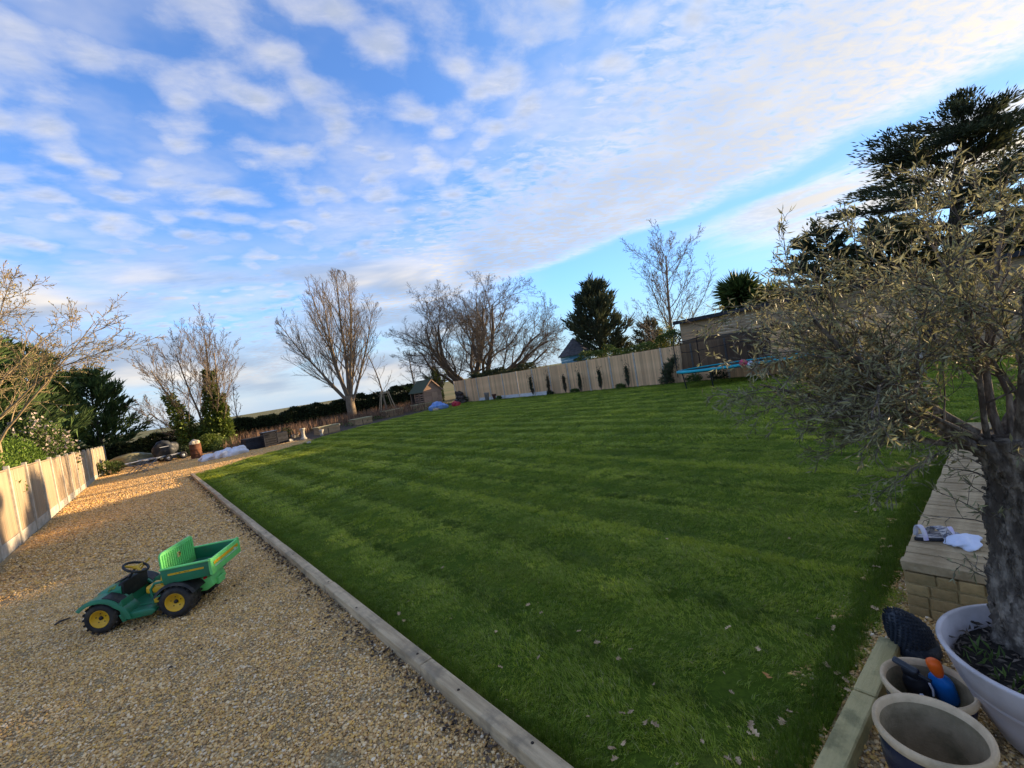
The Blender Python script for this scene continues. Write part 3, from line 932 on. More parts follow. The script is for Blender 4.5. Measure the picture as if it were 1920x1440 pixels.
# --- big rounded ash-like tree standing in the far bed
b = aty(662, 786, 44.0); bz = Vector((b.x, 44.0, 0))
spec1 = [dict(seg=4, wig=.03, tip=.8),
         dict(n=14, start=.42, ang=(.35, .95), len=(2.9, 4.0), seg=10, wig=.06, up=.10, rr=.40, fall=.1, tip=.15),
         dict(n=11, start=.15, ang=(.3, .65), len=(.25, .42), seg=6, wig=.09, up=.10, rr=.45, tip=.3),
         dict(n=8, start=.12, ang=(.3, .6), len=(.32, .5), seg=4, wig=.13, up=.08, rr=.55, tip=.5),
         dict(n=5, start=.2, ang=(.3, .7), len=(.3, .5), seg=3, wig=.15, up=.05, rr=.7, tip=.6)]
rt = thing('bare_tree', 'tall round-crowned bare tree with steep forking limbs in the far bed', 'tree', bz)
rg = np.random.default_rng(21)
spec1 = [dict(seg=9, wig=.045, tip=.18, up=.035),
         dict(n=17, start=.14, ang=(.35, .75), len=(.34, .56), seg=8, wig=.07, up=.10, rr=.42, fall=.5, tip=.25),
         dict(n=9, start=.12, ang=(.3, .6), len=(.3, .5), seg=5, wig=.10, up=.07, rr=.48, tip=.35),
         dict(n=6, start=.12, ang=(.3, .65), len=(.32, .55), seg=4, wig=.13, up=.05, rr=.6, tip=.5)]
env1 = ellipsoid((-.4, 0, 8.5), (5.2, 5.2, 6.7))
al = []
for lat, dep, L, r_ in ((0, 0, 12.4, .20), (-.30, .1, 11.6, .17), (.28, -.1, 11.4, .17), (-.62, -.15, 9.6, .14), (.55, .2, 9.6, .14), (.1, .5, 10.5, .14), (-.05, -.5, 10.5, .15), (-.95, .2, 7.6, .10)):
    al += skel(rg, np.array([_r.x, _r.y, 0]) * lat * .45 + np.array([0, 0, 1.7 + .5 * rg.random()]), np.array([_r.x, _r.y, 0]) * lat + np.array([_f.x, _f.y, 0]) * dep + np.array([0, 0, 1.0]), L, r_, spec1, env1, rmin=.008)
MB().tube([(0, 0, -.1), (.02, 0, .8), (0, .02, 1.6), (0, 0, 2.5)], [.56, .44, .42, .34], 12).build('trunk', M_BARK, rt)
tube_obj('limbs', [q for q in al if q[2] <= 1], M_BARK, rt)
tube_obj('twigs', [q for q in al if q[2] > 1], M_BARK, rt)

# --- ash with ivy columns at the end of the gravel
b = aty(392, 812, 42.5)
iv = thing('ivy_clad_tree', 'bare multi-stemmed tree with two ivy-clad trunks at the gravel end', 'tree', (b.x, 42.5, 0))
rg = np.random.default_rng(5)
spec2 = [dict(seg=7, wig=.035, tip=.35, up=.01),
         dict(n=13, start=.2, ang=(.3, .8), len=(.38, .62), seg=7, wig=.06, up=.07, rr=.36, tip=.25, fall=.4),
         dict(n=9, start=.15, ang=(.25, .6), len=(.3, .5), seg=5, wig=.10, up=.06, rr=.5, tip=.4),
         dict(n=5, start=.1, ang=(.3, .6), len=(.3, .55), seg=3, wig=.12, up=.05, rr=.6, tip=.5),
         dict(n=3, start=.2, ang=(.3, .6), len=(.4, .6), seg=2, wig=.12, up=.05, rr=.7, tip=.6)]
brs = []
sx, sy = _r.x, _r.y
for off, dd, L, r_ in ((-.9, (-.30, -.20, 1), 7.2, .11), (.35, (.02, 0, 1), 9.0, .14), (.9, (.16, 0.1, 1), 7.8, .11), (-.5, (-.75, .55, 1.0), 5.5, .08), (.1, (-.16, .1, 1), 8.0, .10)):
    brs.append(skel(rg, (off * sx, off * sy, -.1), dd, L, r_, spec2, None, rmin=.008))
al = [q for s_ in brs for q in s_]
tube_obj('trunk', [q for q in al if q[2] == 0], M_BARKL, iv)
tube_obj('limbs', [q for q in al if q[2] in (1, 2)], M_BARKL, iv)
tube_obj('twigs', [q for q in al if q[2] > 2], M_BARKL, iv)
for k, (zm, th) in ((0, (5.0, .85)), (1, (6.8, .80)), (2, (4.8, .7))):
    add_ivy(iv, rg, brs[k], zm, th, 900 if k else 700, .22, levs=(0,))

# --- thin sapling right of it
b = aty(449, 792, 47)
spec3 = [dict(seg=6, wig=.05, tip=.3), dict(n=9, start=.3, ang=(.4, .9), len=(.3, .5), seg=4, wig=.1, up=.06, rr=.5),
         dict(n=4, start=.2, ang=(.3, .7), len=(.3, .5), seg=3, wig=.12, rr=.6), dict(n=3, start=.2, ang=(.3, .7), len=(.4, .6), seg=2, wig=.12, rr=.7)]
bare_tree('bare_sapling', 'small slender bare tree beyond the hedge beside the ivy-clad tree', (b.x, 47, 0), 4, spec3, .07, 4.6, d0=(.05, 0, 1), bark=M_BARKL, seed=8, rmin=.011)

# --- three lesser trees between the round tree and the oak
specm = [dict(seg=7, wig=.045, tip=.3), dict(n=13, start=.25, ang=(.5, 1.1), len=(.25, .42), seg=5, wig=.1, up=.05, rr=.34, tip=.3),
         dict(n=5, start=.15, ang=(.4, .8), len=(.3, .5), seg=4, wig=.13, up=.03, rr=.5), dict(n=3, start=.15, ang=(.4, .8), len=(.35, .55), seg=3, wig=.15, rr=.6)]
for px_b, px_t, yy, L, r_, iv_, sd, lab in ((726, 713, 41, 6.2, .11, None, 31, 'thin bare tree tied inside the wooden stake frame'),
                                            (789, 757, 47, 6.2, .14, (2.8, .25, 320, .16), 32, 'leaning bare tree with a short ivy sleeve left of the double-stemmed one'),
                                            (822, 806, 48, 6.4, .13, (4.2, .3, 340, .16), 33, 'double-stemmed bare tree with ivy up to its fork behind the playhouse')):
    b = aty(px_b, 770, yy)
    dd = (-.14 if px_b == 789 else 0.0, .05, 1)
    tt, br_ = bare_tree('bare_tree', lab, (b.x, yy, 0), 7, specm, r_, L, d0=dd, bark=M_BARK, seed=sd, rmin=.008, ivy=iv_)
    if sd == 33:
        rg = np.random.default_rng(77)
        br2 = skel(rg, (.55 * sx, .55 * sy, 0), (.1, 0, 1), 5.8, .11, specm, rmin=.008)
        tube_obj('second_stem', [q for q in br2 if q[2] == 0], M_BARKD, tt)
        tube_obj('limbs', [q for q in br2 if q[2] > 0], M_BARKD, tt)
        add_ivy(tt, rg, br2, 3.8, .25, 320, .16)

# --- the wide oak behind the fence corner
oy = 46.0
b = aty(890, 706, oy)
oak = thing('oak_tree', 'wide spreading bare oak with crooked low limbs behind the board fence', 'tree', (b.x, oy, 0))
oak.scale = (1.15, 1.15, 1.13)
rg = np.random.default_rng(19)
M_OAKB = mat('oak_bark', (.16, .125, .088), (.085, .066, .048), scale=5, stretch=(3, 3, .7), bump=.5, rough=.95)
speco = [dict(seg=8, wig=.15, tip=.3, up=.03),
         dict(n=7, start=.22, ang=(.4, .9), len=(.5, .8), seg=9, wig=.15, up=.04, rr=.45, fall=.2, tip=.2),
         dict(n=11, start=.12, ang=(.4, .95), len=(.32, .55), seg=6, wig=.22, up=.05, rr=.42, tip=.3),
         dict(n=8, start=.12, ang=(.4, .85), len=(.32, .55), seg=5, wig=.2, up=.05, rr=.52, tip=.45),
         dict(n=6, start=.15, ang=(.4, .9), len=(.35, .6), seg=3, wig=.22, up=.03, rr=.65, tip=.6)]
al = []
right = np.array([_r.x, _r.y, 0])
fwd = np.array([_f.x, _f.y, 0])
env = lambda q: (((q - np.array([1.1 * sx, 1.1 * sy, 5.8])) @ right / 10.6) ** 2 + ((q @ fwd) / 8.5) ** 2 + ((q[2] - 6.4) / 9.6) ** 2) < 1 + .25 * math.sin(q[0] * 3.1 + q[2] * 2.3)
for off, lat, dep, L, r_ in ((-.5, -.34, .15, 9.6, .40), (-.1, -.05, -.25, 10.0, .36), (.4, .28, .2, 10.0, .40), (.6, .95, -.1, 9.4, .34), (-.6, -.70, .1, 9.2, .34), (.1, .14, .3, 10.0, .32), (.1, .02, .1, 10.2, .32), (.5, .58, .1, 9.6, .32), (-.2, -.5, -.4, 9.0, .28), (.3, .42, -.4, 9.2, .28), (-.4, -.18, .4, 9.6, .30), (-.7, -1.0, -.1, 7.6, .26), (.7, 1.25, .15, 8.6, .28)):
    d_ = right * lat + fwd * dep + np.array([0, 0, .68])
    al += skel(rg, right * off + np.array([0, 0, .2]), d_, L, r_ * .85, speco, env, rmin=.0075)
tube_obj('trunk', [q for q in al if q[2] == 0], M_OAKB, oak)
tube_obj('limbs', [q for q in al if q[2] in (1, 2)], M_OAKB, oak)
tube_obj('twigs', [q for q in al if q[2] > 2], M_OAKB, oak)
print('oak', len(al))
MB().tube([(right * 0.0 + np.array([0, 0, -.2])), right * .1 + np.array([0, 0, .9])], [1.5, .75], 10).build('root_flare', M_BARK, oak)

# --- thin bare tree over the fence (right of the cypress)
b = atx(1262, 648, 31.0)
specb = [dict(seg=7, wig=.03, tip=.3), dict(n=24, start=.12, ang=(.5, 1.0), len=(.5, .75), seg=8, wig=.07, up=.07, rr=.36, tip=.25, fall=.55),
         dict(n=9, start=.15, ang=(.35, .7), len=(.3, .5), seg=4, wig=.12, up=.03, rr=.5), dict(n=6, start=.15, ang=(.35, .7), len=(.35, .55), seg=3, wig=.14, rr=.6),
         dict(n=3, start=.2, ang=(.4, .8), len=(.4, .6), seg=2, wig=.15, rr=.7)]
bare_tree('birch_tree', 'airy thin-branched bare tree rising behind the fence left of the trampoline', (31.0, b.y, 0), 9, specb, .16, 9.0, bark=M_BARK, seed=41, rmin=.008)


def conifer(name, label, base, height, radius, seed, m, n_br=60, shape=1.0, card=(.34, .09), per=26, up=.25, z0=.12, lean=(0, 0), bark=None, spiky=.35, group=None, droop=0.0, flat=1.0, rb=.12, trunk_r=.2):
    rg = np.random.default_rng(seed)
    t_ = thing(name, label, 'tree', base, 0, group)
    zs = np.linspace(0, height, 8)
    tr = np.stack([lean[0] * (zs / height) ** 1.5, lean[1] * (zs / height) ** 1.5, zs], 1) + rg.normal(0, .02, (8, 3))
    tube_obj('trunk', [(tr, trunk_r * (1 - .85 * zs / height), 0)], bark or M_BARKD, t_)
    brs, P, D = [], [], []
    az = 0
    for k in range(n_br):
        u = z0 + (1 - z0) * (k + rg.random()) / n_br
        az += 2.4 + rg.normal(0, .25)
        z = u * height
        prof = (1 - u) ** shape * (0.35 + .65 * min(1, (u - z0) / .18 + .25))
        L = radius * prof * rg.uniform(.65, 1.18) + .15
        d = np.array([math.cos(az), math.sin(az), up * (.4 + u)])
        p = np.array([np.interp(z, zs, tr[:, 0]), np.interp(z, zs, tr[:, 1]), z])
        pts = [p]; dd = nrm(d)
        for i in range(5):
            dd = nrm(dd + np.array([0, 0, (up * .35 - droop * (i / 5))]) + rg.normal(0, .08, 3))
            pts.append(pts[-1] + dd * L / 5)
        pts = np.array(pts)
        brs.append((pts, np.linspace(.03 + L * .012, .008, 6), 3))
        n = max(4, int(per * L))
        f = rg.random(n) ** .6 * 5
        i = np.minimum(f.astype(int), 4); q = pts[i] + (pts[i + 1] - pts[i]) * (f - i)[:, None]
        sp = rg.normal(0, 1, (n, 3)) * (rb * (0.5 + L * .25)); sp[:, 2] *= flat
        P.append(q + sp)
        D.append(np.repeat(nrm(pts[-1] - pts[0])[None], n, 0) + sp * 1.2 + np.array([0, 0, up * .8]))
    # pointed leader
    n = 60
    q = tr[-1] + rg.normal(0, .12, (n, 3)) * np.array([1, 1, 2.5]); P.append(q); D.append(np.repeat([[0, 0, 1.0]], n, 0))
    tube_obj('branches', brs, bark or M_BARKD, t_)
    leaf_obj('crown', rg, np.concatenate(P), np.concatenate(D), card[0], card[1], m, t_, jit=spiky, curl=.05)
    return t_


# cypress over the fence
b = atx(1128, 662, 30.5)
conifer('cypress_tree', 'broad dark cypress behind the fence beside the blue summerhouse', (30.5, b.y, 0), 8.3, 4.0, 51, M_CYPR, n_br=85, shape=.58, per=42, z0=.26, up=.42, card=(.58, .10), rb=.10)
# low dark evergreen mass next to it
for px, X_, hh, rad, sd, lab in ((1165, 33, 3.6, 1.5, 52, 'low dark evergreen tucked against the broad cypress'), (1222, 33.5, 4.5, 2.0, 53, 'rounded dark evergreen behind the airy bare tree')):
    b = atx(px, 655, X_)
    conifer('evergreen_tree', lab, (X_, b.y, 0), hh, rad, sd, M_CYPR, n_br=46, shape=.5, per=60, z0=.1, up=.3, card=(.30, .10))

# the big flat-plated Monterey cypress and its neighbour
mp_ = atx(1762, 440, 27.5)
mt_ = thing('monterey_cypress', 'huge flat-topped dark cypress with layered plates above the olive', 'tree', (27.5, mp_.y, 0))
rg = np.random.default_rng(61)
ztop = atx(1815, 225, 27.5).z
zs_ = np.linspace(0, ztop, 9)
trk = np.stack([zs_ * 0, -1.2 * (zs_ / ztop) ** 1.6, zs_], 1) + rg.normal(0, .05, (9, 3))
tube_obj('trunk', [(trk, np.linspace(.42, .10, 9), 0)], M_BARKD, mt_)
brs_, P, D = [], [], []
rt_ = np.array([_r.x, _r.y, 0])
for li, u in enumerate((.50, .58, .66, .74, .82, .89, .94, .98)):
    z = u * ztop
    nb_ = 9
    for q in range(nb_):
        az = li * 1.7 + q * 2 * PI / nb_ + rg.normal(0, .25)
        d = np.array([math.cos(az), math.sin(az), 0.0])
        side = d @ rt_
        L = (3.7 if u < .86 else 3.7 * (1.08 - u) / .22) * rg.uniform(.55, 1.1) * (1.0 + .32 * max(0, -side) - .2 * max(0, side))
        p = np.array([0, np.interp(z, zs_, trk[:, 1]), z + rg.normal(0, .12)])
        pts_ = [p]; dd = nrm(d + np.array([0, 0, .08]))
        for i in range(6):
            dd = nrm(dd + np.array([0, 0, .035]) + rg.normal(0, .09, 3)); pts_.append(pts_[-1] + dd * L / 6)
        pts_ = np.array(pts_)
        brs_.append((pts_, np.linspace(.07, .012, 7), 2))
        n = int(165 * L)
        f = (.25 + .75 * rg.random(n) ** .7) * 6; f = np.minimum(f, 5.99)
        i = f.astype(int); c0 = pts_[i] + (pts_[i + 1] - pts_[i]) * (f - i)[:, None]
        sp = rg.normal(0, 1, (n, 3)) * np.array([.26, .26, .05]) * (.5 + L * .2)
        P.append(c0 + sp + np.array([0, 0, .05])); D.append(np.repeat(nrm(pts_[-1] - pts_[0])[None], n, 0) + sp * .9 + np.array([0, 0, .22]))
tube_obj('branches', brs_, M_BARKD, mt_)
leaf_obj('crown', rg, np.concatenate(P), np.concatenate(D), .25, .055, M_CYPR, mt_, jit=.30, curl=-.05)
b = atx(1548, 540, 26.5)
conifer('evergreen_tree', 'dark spreading conifer left of the huge flat-topped cypress', (26.5, b.y, 0), 6.6, 2.9, 62, M_CYPR, n_br=44, shape=.5, per=80, z0=.38, up=.12, card=(.36, .10), flat=.5, trunk_r=.2)


def shrub(name, label, base, size, n, leaf, m, seed, cat='shrub', part='crown', group=None, stems=6, lump=.42, extra=None, hollow=.35, up=.2):
    """leafy mass: leaves through an uneven rounded volume, on a few stems"""
    rg = np.random.default_rng(seed)
    t_ = thing(name, label, cat, base, 0, group)
    d = rg.normal(0, 1, (n, 3)); d /= np.linalg.norm(d, axis=1)[:, None]
    lob = rg.normal(0, 1, (9, 3)); lob /= np.linalg.norm(lob, axis=1)[:, None]
    k = 1 + lump * (np.max(d @ lob.T, axis=1) - .75) * 3.2 + rg.normal(0, .05, n)
    r_ = (hollow + (1 - hollow) * rg.random(n) ** .45) * k
    Pp = d * r_[:, None] * np.array(size) * .5
    Pp[:, 2] += size[2] * .5
    Pp = Pp[Pp[:, 2] > .02]
    dd = Pp - np.array([0, 0, size[2] * .4]); dd /= np.linalg.norm(dd, axis=1)[:, None] + 1e-6
    leaf_obj(part, rg, Pp, dd + np.array([0, 0, up]), leaf[0], leaf[1], m, t_, jit=.7)
    st = []
    for _ in range(stems):
        q = Pp[rg.integers(0, len(Pp))]
        st.append((np.array([(rg.uniform(-.1, .1), rg.uniform(-.1, .1), -.05), q * .5 + rg.normal(0, .05, 3), q]), np.array([.03, .02, .008]), 2))
    tube_obj('stems', st, M_BARKD, t_)
    if extra:
        m2, n2, l2 = extra
        i = rg.choice(len(Pp), n2); sel = Pp[i] * 1.03
        leaf_obj('blossom', rg, sel, dd[i], l2, l2, m2, t_, jit=.8)
    return t_


# --- gravel side: beyond the long fence
bt = aty(14, 800, 20.0)
spl = [dict(seg=6, wig=.04, tip=.45), dict(n=12, start=.5, ang=(.55, 1.15), len=(.65, 1.0), seg=8, wig=.10, up=.03, rr=.4, tip=.25, fall=.3),
       dict(n=8, start=.15, ang=(.35, .8), len=(.35, .55), seg=5, wig=.15, up=.02, rr=.5, tip=.4), dict(n=8, start=.12, ang=(.35, .8), len=(.35, .6), seg=4, wig=.17, rr=.6, tip=.5),
       dict(n=4, start=.2, ang=(.4, .8), len=(.4, .6), seg=2, wig=.18, rr=.7, tip=.6)]
bare_tree('budding_tree', 'budding bare tree with pale golden catkins behind the long pale fence', (bt.x - .3, 20.0, 0), 8, spl, .13, 5.2,
          bark=mat('bark_golden', (.34, .25, .14), (.20, .15, .09), scale=5, bump=.3), seed=71, rmin=.006, buds=((3, 4), 6.5, .05, .036, M_BUD))
for xx, yy, hh, rad, sd, lab in ((-6.0, 31, 7.8, 3.4, 81, 'green conifer nearest the budding tree beyond the long fence'),
                                 (-5.3, 37.5, 8.0, 3.2, 82, 'second green conifer from the budding tree beyond the long fence'),
                                 (-4.8, 44, 8.6, 3.2, 83, 'third green conifer from the budding tree beyond the long fence'),
                                 (-2.6, 51, 7.6, 3.8, 84, 'dark green conifer with outstretched branches by the hedge end')):
    conifer('conifer_tree', lab, (xx, yy, 0), hh, rad, sd, M_CONIF, n_br=62, shape=.48, per=46, z0=.08, up=.36, card=(.60, .12), group='conifers beyond the long fence')
shrub('blossom_shrub', 'pale pink blossoming shrub overhanging the long pale fence', (-3.75, 29.5, 0), (2.3, 2.8, 3.3), 5200, (.14, .08), M_SHRUB, 91, extra=(M_BLOSS, 900, .13))
shrub('dark_shrub', 'dark leafy shrub between the budding tree and the pink blossom shrub', (-5.2, 26.5, 0), (3.0, 4.0, 3.4), 6000, (.16, .07), M_CONIF, 92)
for k, (yy, lab) in enumerate(((13.5, 'bright green clipped hedge showing over the near end of the long fence'), (18.5, 'bright green hedge mound below the budding tree behind the long fence'), (23.5, 'bright green hedge mound next to the pink blossom shrub behind the long fence'))):
    shrub('green_hedge', lab, (xl(yy) - 1.0, yy, 0), (1.8, 5.6, 2.62 + .06 * k), 7000, (.10, .06), M_LIME, 93 + k, cat='hedge', part='foliage', hollow=.6, lump=.08, up=.5)


# --- far hedge along the end of the garden
def hedge(name, label, a, b, h0, h1, depth, n, leaf, m, seed, tag_kind=None, zb=0.0):
    rg = np.random.default_rng(seed)
    a = np.array(a, float); b = np.array(b, float)
    t_ = thing(name, label, 'hedge', (a[0], a[1], 0))
    u = rg.random(n); L = np.linalg.norm(b - a); e = (b - a) / L; nn = np.array([-e[1], e[0]])
    bump = (.16 * np.sin(u * L * 1.1 + 1) + .12 * np.sin(u * L * 2.7) + .08 * np.sin(u * L * 6.1)) * (.3 if h0 > 4 else 1)
    h = (h0 + (h1 - h0) * u) * (1 + bump * .5)
    top = rg.random(n) < .35
    s = np.where(top, rg.uniform(-1, 1, n), np.where(rg.random(n) < .7, -1, 1) * (1 - .35 * rg.random(n) ** 2))
    z = np.where(top, h * (1 - .12 * rg.random(n) ** 2), h * rg.random(n) ** .8)
    wv = depth / 2 * (1 + .2 * np.sin(u * L * 1.7 + 2)) * np.clip(1.15 - .35 * (z / h) ** 3, .3, 2)
    Pp = np.stack([e[0] * u * L + nn[0] * s * wv, e[1] * u * L + nn[1] * s * wv, z + zb], 1)
    dd = np.stack([nn[0] * s, nn[1] * s, np.where(top, 1.2, .25)], 1)
    leaf_obj('foliage', rg, Pp, dd, leaf[0], leaf[1], m, t_, jit=.8)
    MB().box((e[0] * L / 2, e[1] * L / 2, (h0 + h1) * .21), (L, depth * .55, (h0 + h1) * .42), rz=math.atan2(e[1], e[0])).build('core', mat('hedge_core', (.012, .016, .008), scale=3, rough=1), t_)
    return t_


hedge('boundary_hedge', 'dark hedge behind the gravel end left of the ivy-clad tree', (-4.5, 47.5), (6.2, 47.0), 1.55, 1.75, 1.5, 9000, (.24, .15), M_HEDGE, 101)
hedge('boundary_hedge', 'dark hedge behind the dry grasses between ivy-clad tree and playhouse', (6.4, 47.0), (27.0, 49.0), 1.7, 2.5, 1.6, 17000, (.24, .15), M_HEDGE, 102)
hedge('fence_top_hedge', 'olive green hedge top showing above the fence beside the blue summerhouse', (26.2, 14.2), (26.0, 22.6), 2.75, 2.55, 1.2, 9000, (.13, .07), M_SHRUB, 103)
hedge('fence_top_hedge', 'dark ivy hump along the fence top under the oak', (26.4, 28.5), (28.5, 40), 2.35, 2.55, 1.4, 9000, (.16, .10), M_HEDGE, 104)
# evergreen belt beyond the fence, right of the trampoline; placed and sized to block low sun
for k, (x_, y_, hh, rad, lab) in enumerate(((31, 4.5, 6.6, 2.9, 'dark evergreen right behind the timber garden building'),
                                           (30, 0.0, 4.5, 2.4, 'dark evergreen below the huge cypress seen through the olive'),
                                           (28, -5.0, 4.7, 2.6, 'dark evergreen added out of view on the right to block low sun'))):
    conifer('evergreen_tree', lab, (x_, y_, 0), hh, rad, 110 + k, M_CYPR, n_br=60, shape=.42, per=60, z0=.05, up=.3, card=(.40, .13))
hedge('sun_block_hedge', 'tall dark evergreen hedge added behind the neighbouring trees to block low sun', (33.5, -24), (34.5, 7.5), 5.0, 4.7, 2.2, 17000, (.42, .22), M_CYPR, 105)  # hedge added to keep low sun off the gravel and near lawn
for px, X_, col, lab, sd, zc, rad in ((1384, 28.5, M_PALM, 'green spiky palm head above the garden building roof', 121, None, 1.12), (1442, 29.0, M_YPALM, 'yellow-green spiky palm beside the larger green one', 122, None, .8)):
    c_ = atx(px, 548 if sd == 121 else 553, X_)
    t_ = thing('cabbage_palm', lab, 'palm', (X_, c_.y, 0))
    rg = np.random.default_rng(sd)
    n = 1000 if sd == 121 else 420
    d = rg.normal(0, 1, (n, 3)); d[:, 2] = d[:, 2] * .8 + .25; d /= np.linalg.norm(d, axis=1)[:, None]
    tube_obj('trunk', [(np.array([(0, 0, -.1), (.05, 0, c_.z * .5), (0, 0, c_.z)]), np.array([.22, .17, .15]), 0)], M_BARKD, t_)
    V, F_ = leaf_np(rg, np.repeat([[0, 0, c_.z - .15]], n, 0) + d * .2, d, rad * 1.05, .07, fold=.2, jit=.16, curl=.24)
    link('crown', np_mesh('crown', V, F_), col, t_)
b = atx(1246, 632, 26.9)
shrub('forsythia', 'yellow-flowering shrub over the fence left of the garden building', (26.9, b.y, 0), (1.5, 1.7, 3.5), 2600, (.10, .05), M_SHRUB, 131, extra=(M_FORSY, 500, .07))
b = atx(1136, 655, 26.6)
shrub('forsythia', 'small yellow-flowering shrub between the blue summerhouse and the cypress', (26.6, b.y, 0), (1.0, 1.0, 2.9), 1000, (.10, .05), M_SHRUB, 132, extra=(M_FORSY, 300, .07))
# saplings along the fence
ords = ('first', 'second', 'third', 'fourth', 'fifth', 'sixth')
for k, (px, py, hh) in enumerate(((999, 741, 1.35), (1031, 739, 1.25), (1061, 736, 1.1), (1090, 735, 1.15), (1128, 731, 1.2), (1179, 724, 1.2))):
    b = atx(px, py, 24.05)
    conifer('cypress_sapling', '%s slim dark cypress sapling along the board fence counted from the log pile' % ords[k], (24.05, b.y, 0), hh, .22, 140 + k,
            mat('sapling_green', (.035, .045, .02), (.02, .028, .014), scale=2, island=.5) if k not in (1, 2) else mat('sapling_brown', (.075, .055, .03), (.045, .04, .02), scale=2, island=.5),
            n_br=34, shape=.45, per=70, z0=.12, up=1.4, card=(.13, .04), trunk_r=.02, rb=.05, group='cypress saplings along the fence')
b = atx(1250, 718, 23.9)
conifer('leaning_sapling', 'leaning dark conifer sapling at the fence beside the trampoline pole', (23.9, b.y, 0), 1.35, .45, 150, M_CYPR, n_br=34, shape=.5, per=70, z0=.08, up=.9, card=(.16, .05), trunk_r=.025, lean=(0, -.75))
# weedy plants at the fence foot
for k, (yy, s_) in enumerate(((36.0, .7), (30.5, .35), (24.2, .35), (21.6, .4), (14.2, .6), (12.6, .5), (11.2, .6), (17.6, .35))):
    shrub('weed_clump', ('largest leafy weed clump, at the fence foot right of the brown pot', 'small dark weed clump at the fence foot left of the first sapling', 'small weed clump at the fence foot between second and third sapling', 'weed clump at the fence foot between fourth and fifth sapling',
           'dark weed clump at the fence foot beside the leaning sapling', 'weed clump at the fence foot just left of the trampoline legs', 'dark weed clump at the fence foot under the trampoline pad', 'small weed clump at the fence foot right of the sixth sapling')[k], (24.1, yy, 0), (s_ * .9, s_ * 1.6, s_ * .8), 380, (.12, .06), M_SHRUB if k % 2 else M_HEDGE, 160 + k, cat='plant', stems=3, part='foliage', group='weeds along the board fence')

# dry stalks and bed plants (stuff nobody could count)
rg = np.random.default_rng(9)
n = 5200
X = rg.uniform(4, 22, n); Y = rg.uniform(36.5, 45.5, n)
Y = np.where(X < 9, rg.uniform(33.6, 45, n), Y)
cl = vnoise(X, Y, .9, 3)
k = cl > -.25
X, Y = X[k], Y[k]; n = len(X)
V, F_ = leaf_np(rg, np.stack([X, Y, np.zeros(n)], 1), np.repeat([[0, 0, 1.0]], n, 0), .85, .035, jit=.16, curl=.05)
tag(link('dry_grass', np_mesh('dry_grass', V, F_), M_DRY), 'dry reddish stalks standing in the far bed', None, kind='stuff')
n = 3400
X = rg.uniform(3.8, 24, n); Y = rg.uniform(33.2, 40, n); k = (vnoise(X, Y, 1.4, 13) > .1) & (Y > 32.6 + (X - 8) * .22 + 1.0)
X, Y = X[k], Y[k]; n = len(X)
V, F_ = leaf_np(rg, np.stack([X, Y, rg.uniform(0, .28, n)], 1), np.repeat([[0, 0, .6]], n, 0), .17, .08, jit=.6)
tag(link('bed_weeds', np_mesh('bed_weeds', V, F_), M_SHRUB), 'low green weeds in the far bed', None, kind='stuff')

# ------------------------------------------------------------------ far end of the garden
M_SLEEP = mat('sleeper_timber', (0.40, 0.28, 0.15), (0.27, 0.185, 0.10), scale=2.5, stretch=(.6, .6, 4), bump=.35, bscale=14, orand=.12)
M_SLEEPT = mat('sleeper_top', (0.47, 0.40, 0.22), (0.33, 0.29, 0.15), scale=3, bump=.3, orand=.1)
beds = ((618, 812, 'leftmost timber raised bed, beside the stone pedestal', 1.5, .95, .52), (682, 795, 'second timber raised bed from the stone pedestal, right of the round tree', 1.45, .95, .48),
        (740, 780, 'third timber raised bed, at the foot of the stake frame', 1.75, .95, .58), (797, 768, 'fourth timber raised bed, in front of the playhouse', 1.8, .95, .58))
BEDPOS = []
for k, (px, py, lab, L, Dp, hh) in enumerate(beds):
    c_ = gnd(px, py)
    c_ = Vector((c_.x, c_.y, 0)) if k != 3 else Vector((c_.x, c_.y, 0))
    BEDPOS.append(c_)
    t_ = thing('raised_bed', lab, 'raised bed', (c_.x, c_.y + Dp / 2, 0), .10, 'timber raised beds along the far lawn edge')
    for yy in (-Dp / 2, Dp / 2):
        for q in range(2):
            MB().box((0, yy, hh * (.25 + .5 * q) - .02), (L, .08, hh * .49), bev=.008).build('side_board', M_SLEEP, t_)
    for xx in (-L / 2 + .04, L / 2 - .04):
        for q in range(2):
            MB().box((xx, 0, hh * (.25 + .5 * q) - .02), (.08, Dp - .09, hh * .49), bev=.008).build('end_board', M_SLEEP, t_)
    for yy in (-Dp / 2 + .03, Dp / 2 - .03):
        MB().box((0, yy, hh + .005), (L + .12, .20, .055), bev=.008).build('cap_board', M_SLEEPT, t_)
    for xx in (-L / 2 + .04, L / 2 - .04):
        MB().box((xx, 0, hh + .007), (.20, Dp - .15, .055), bev=.008).build('cap_board', M_SLEEPT, t_)
    MB().box((0, 0, hh * .45), (L - .12, Dp - .12, hh * .8)).build('soil', M_SOIL, t_)
    MB().box((-L * .08, -Dp / 2 - .05, hh * .4), (.05, .03, hh * .8), bev=.004).build('batten', M_BARKD, t_)

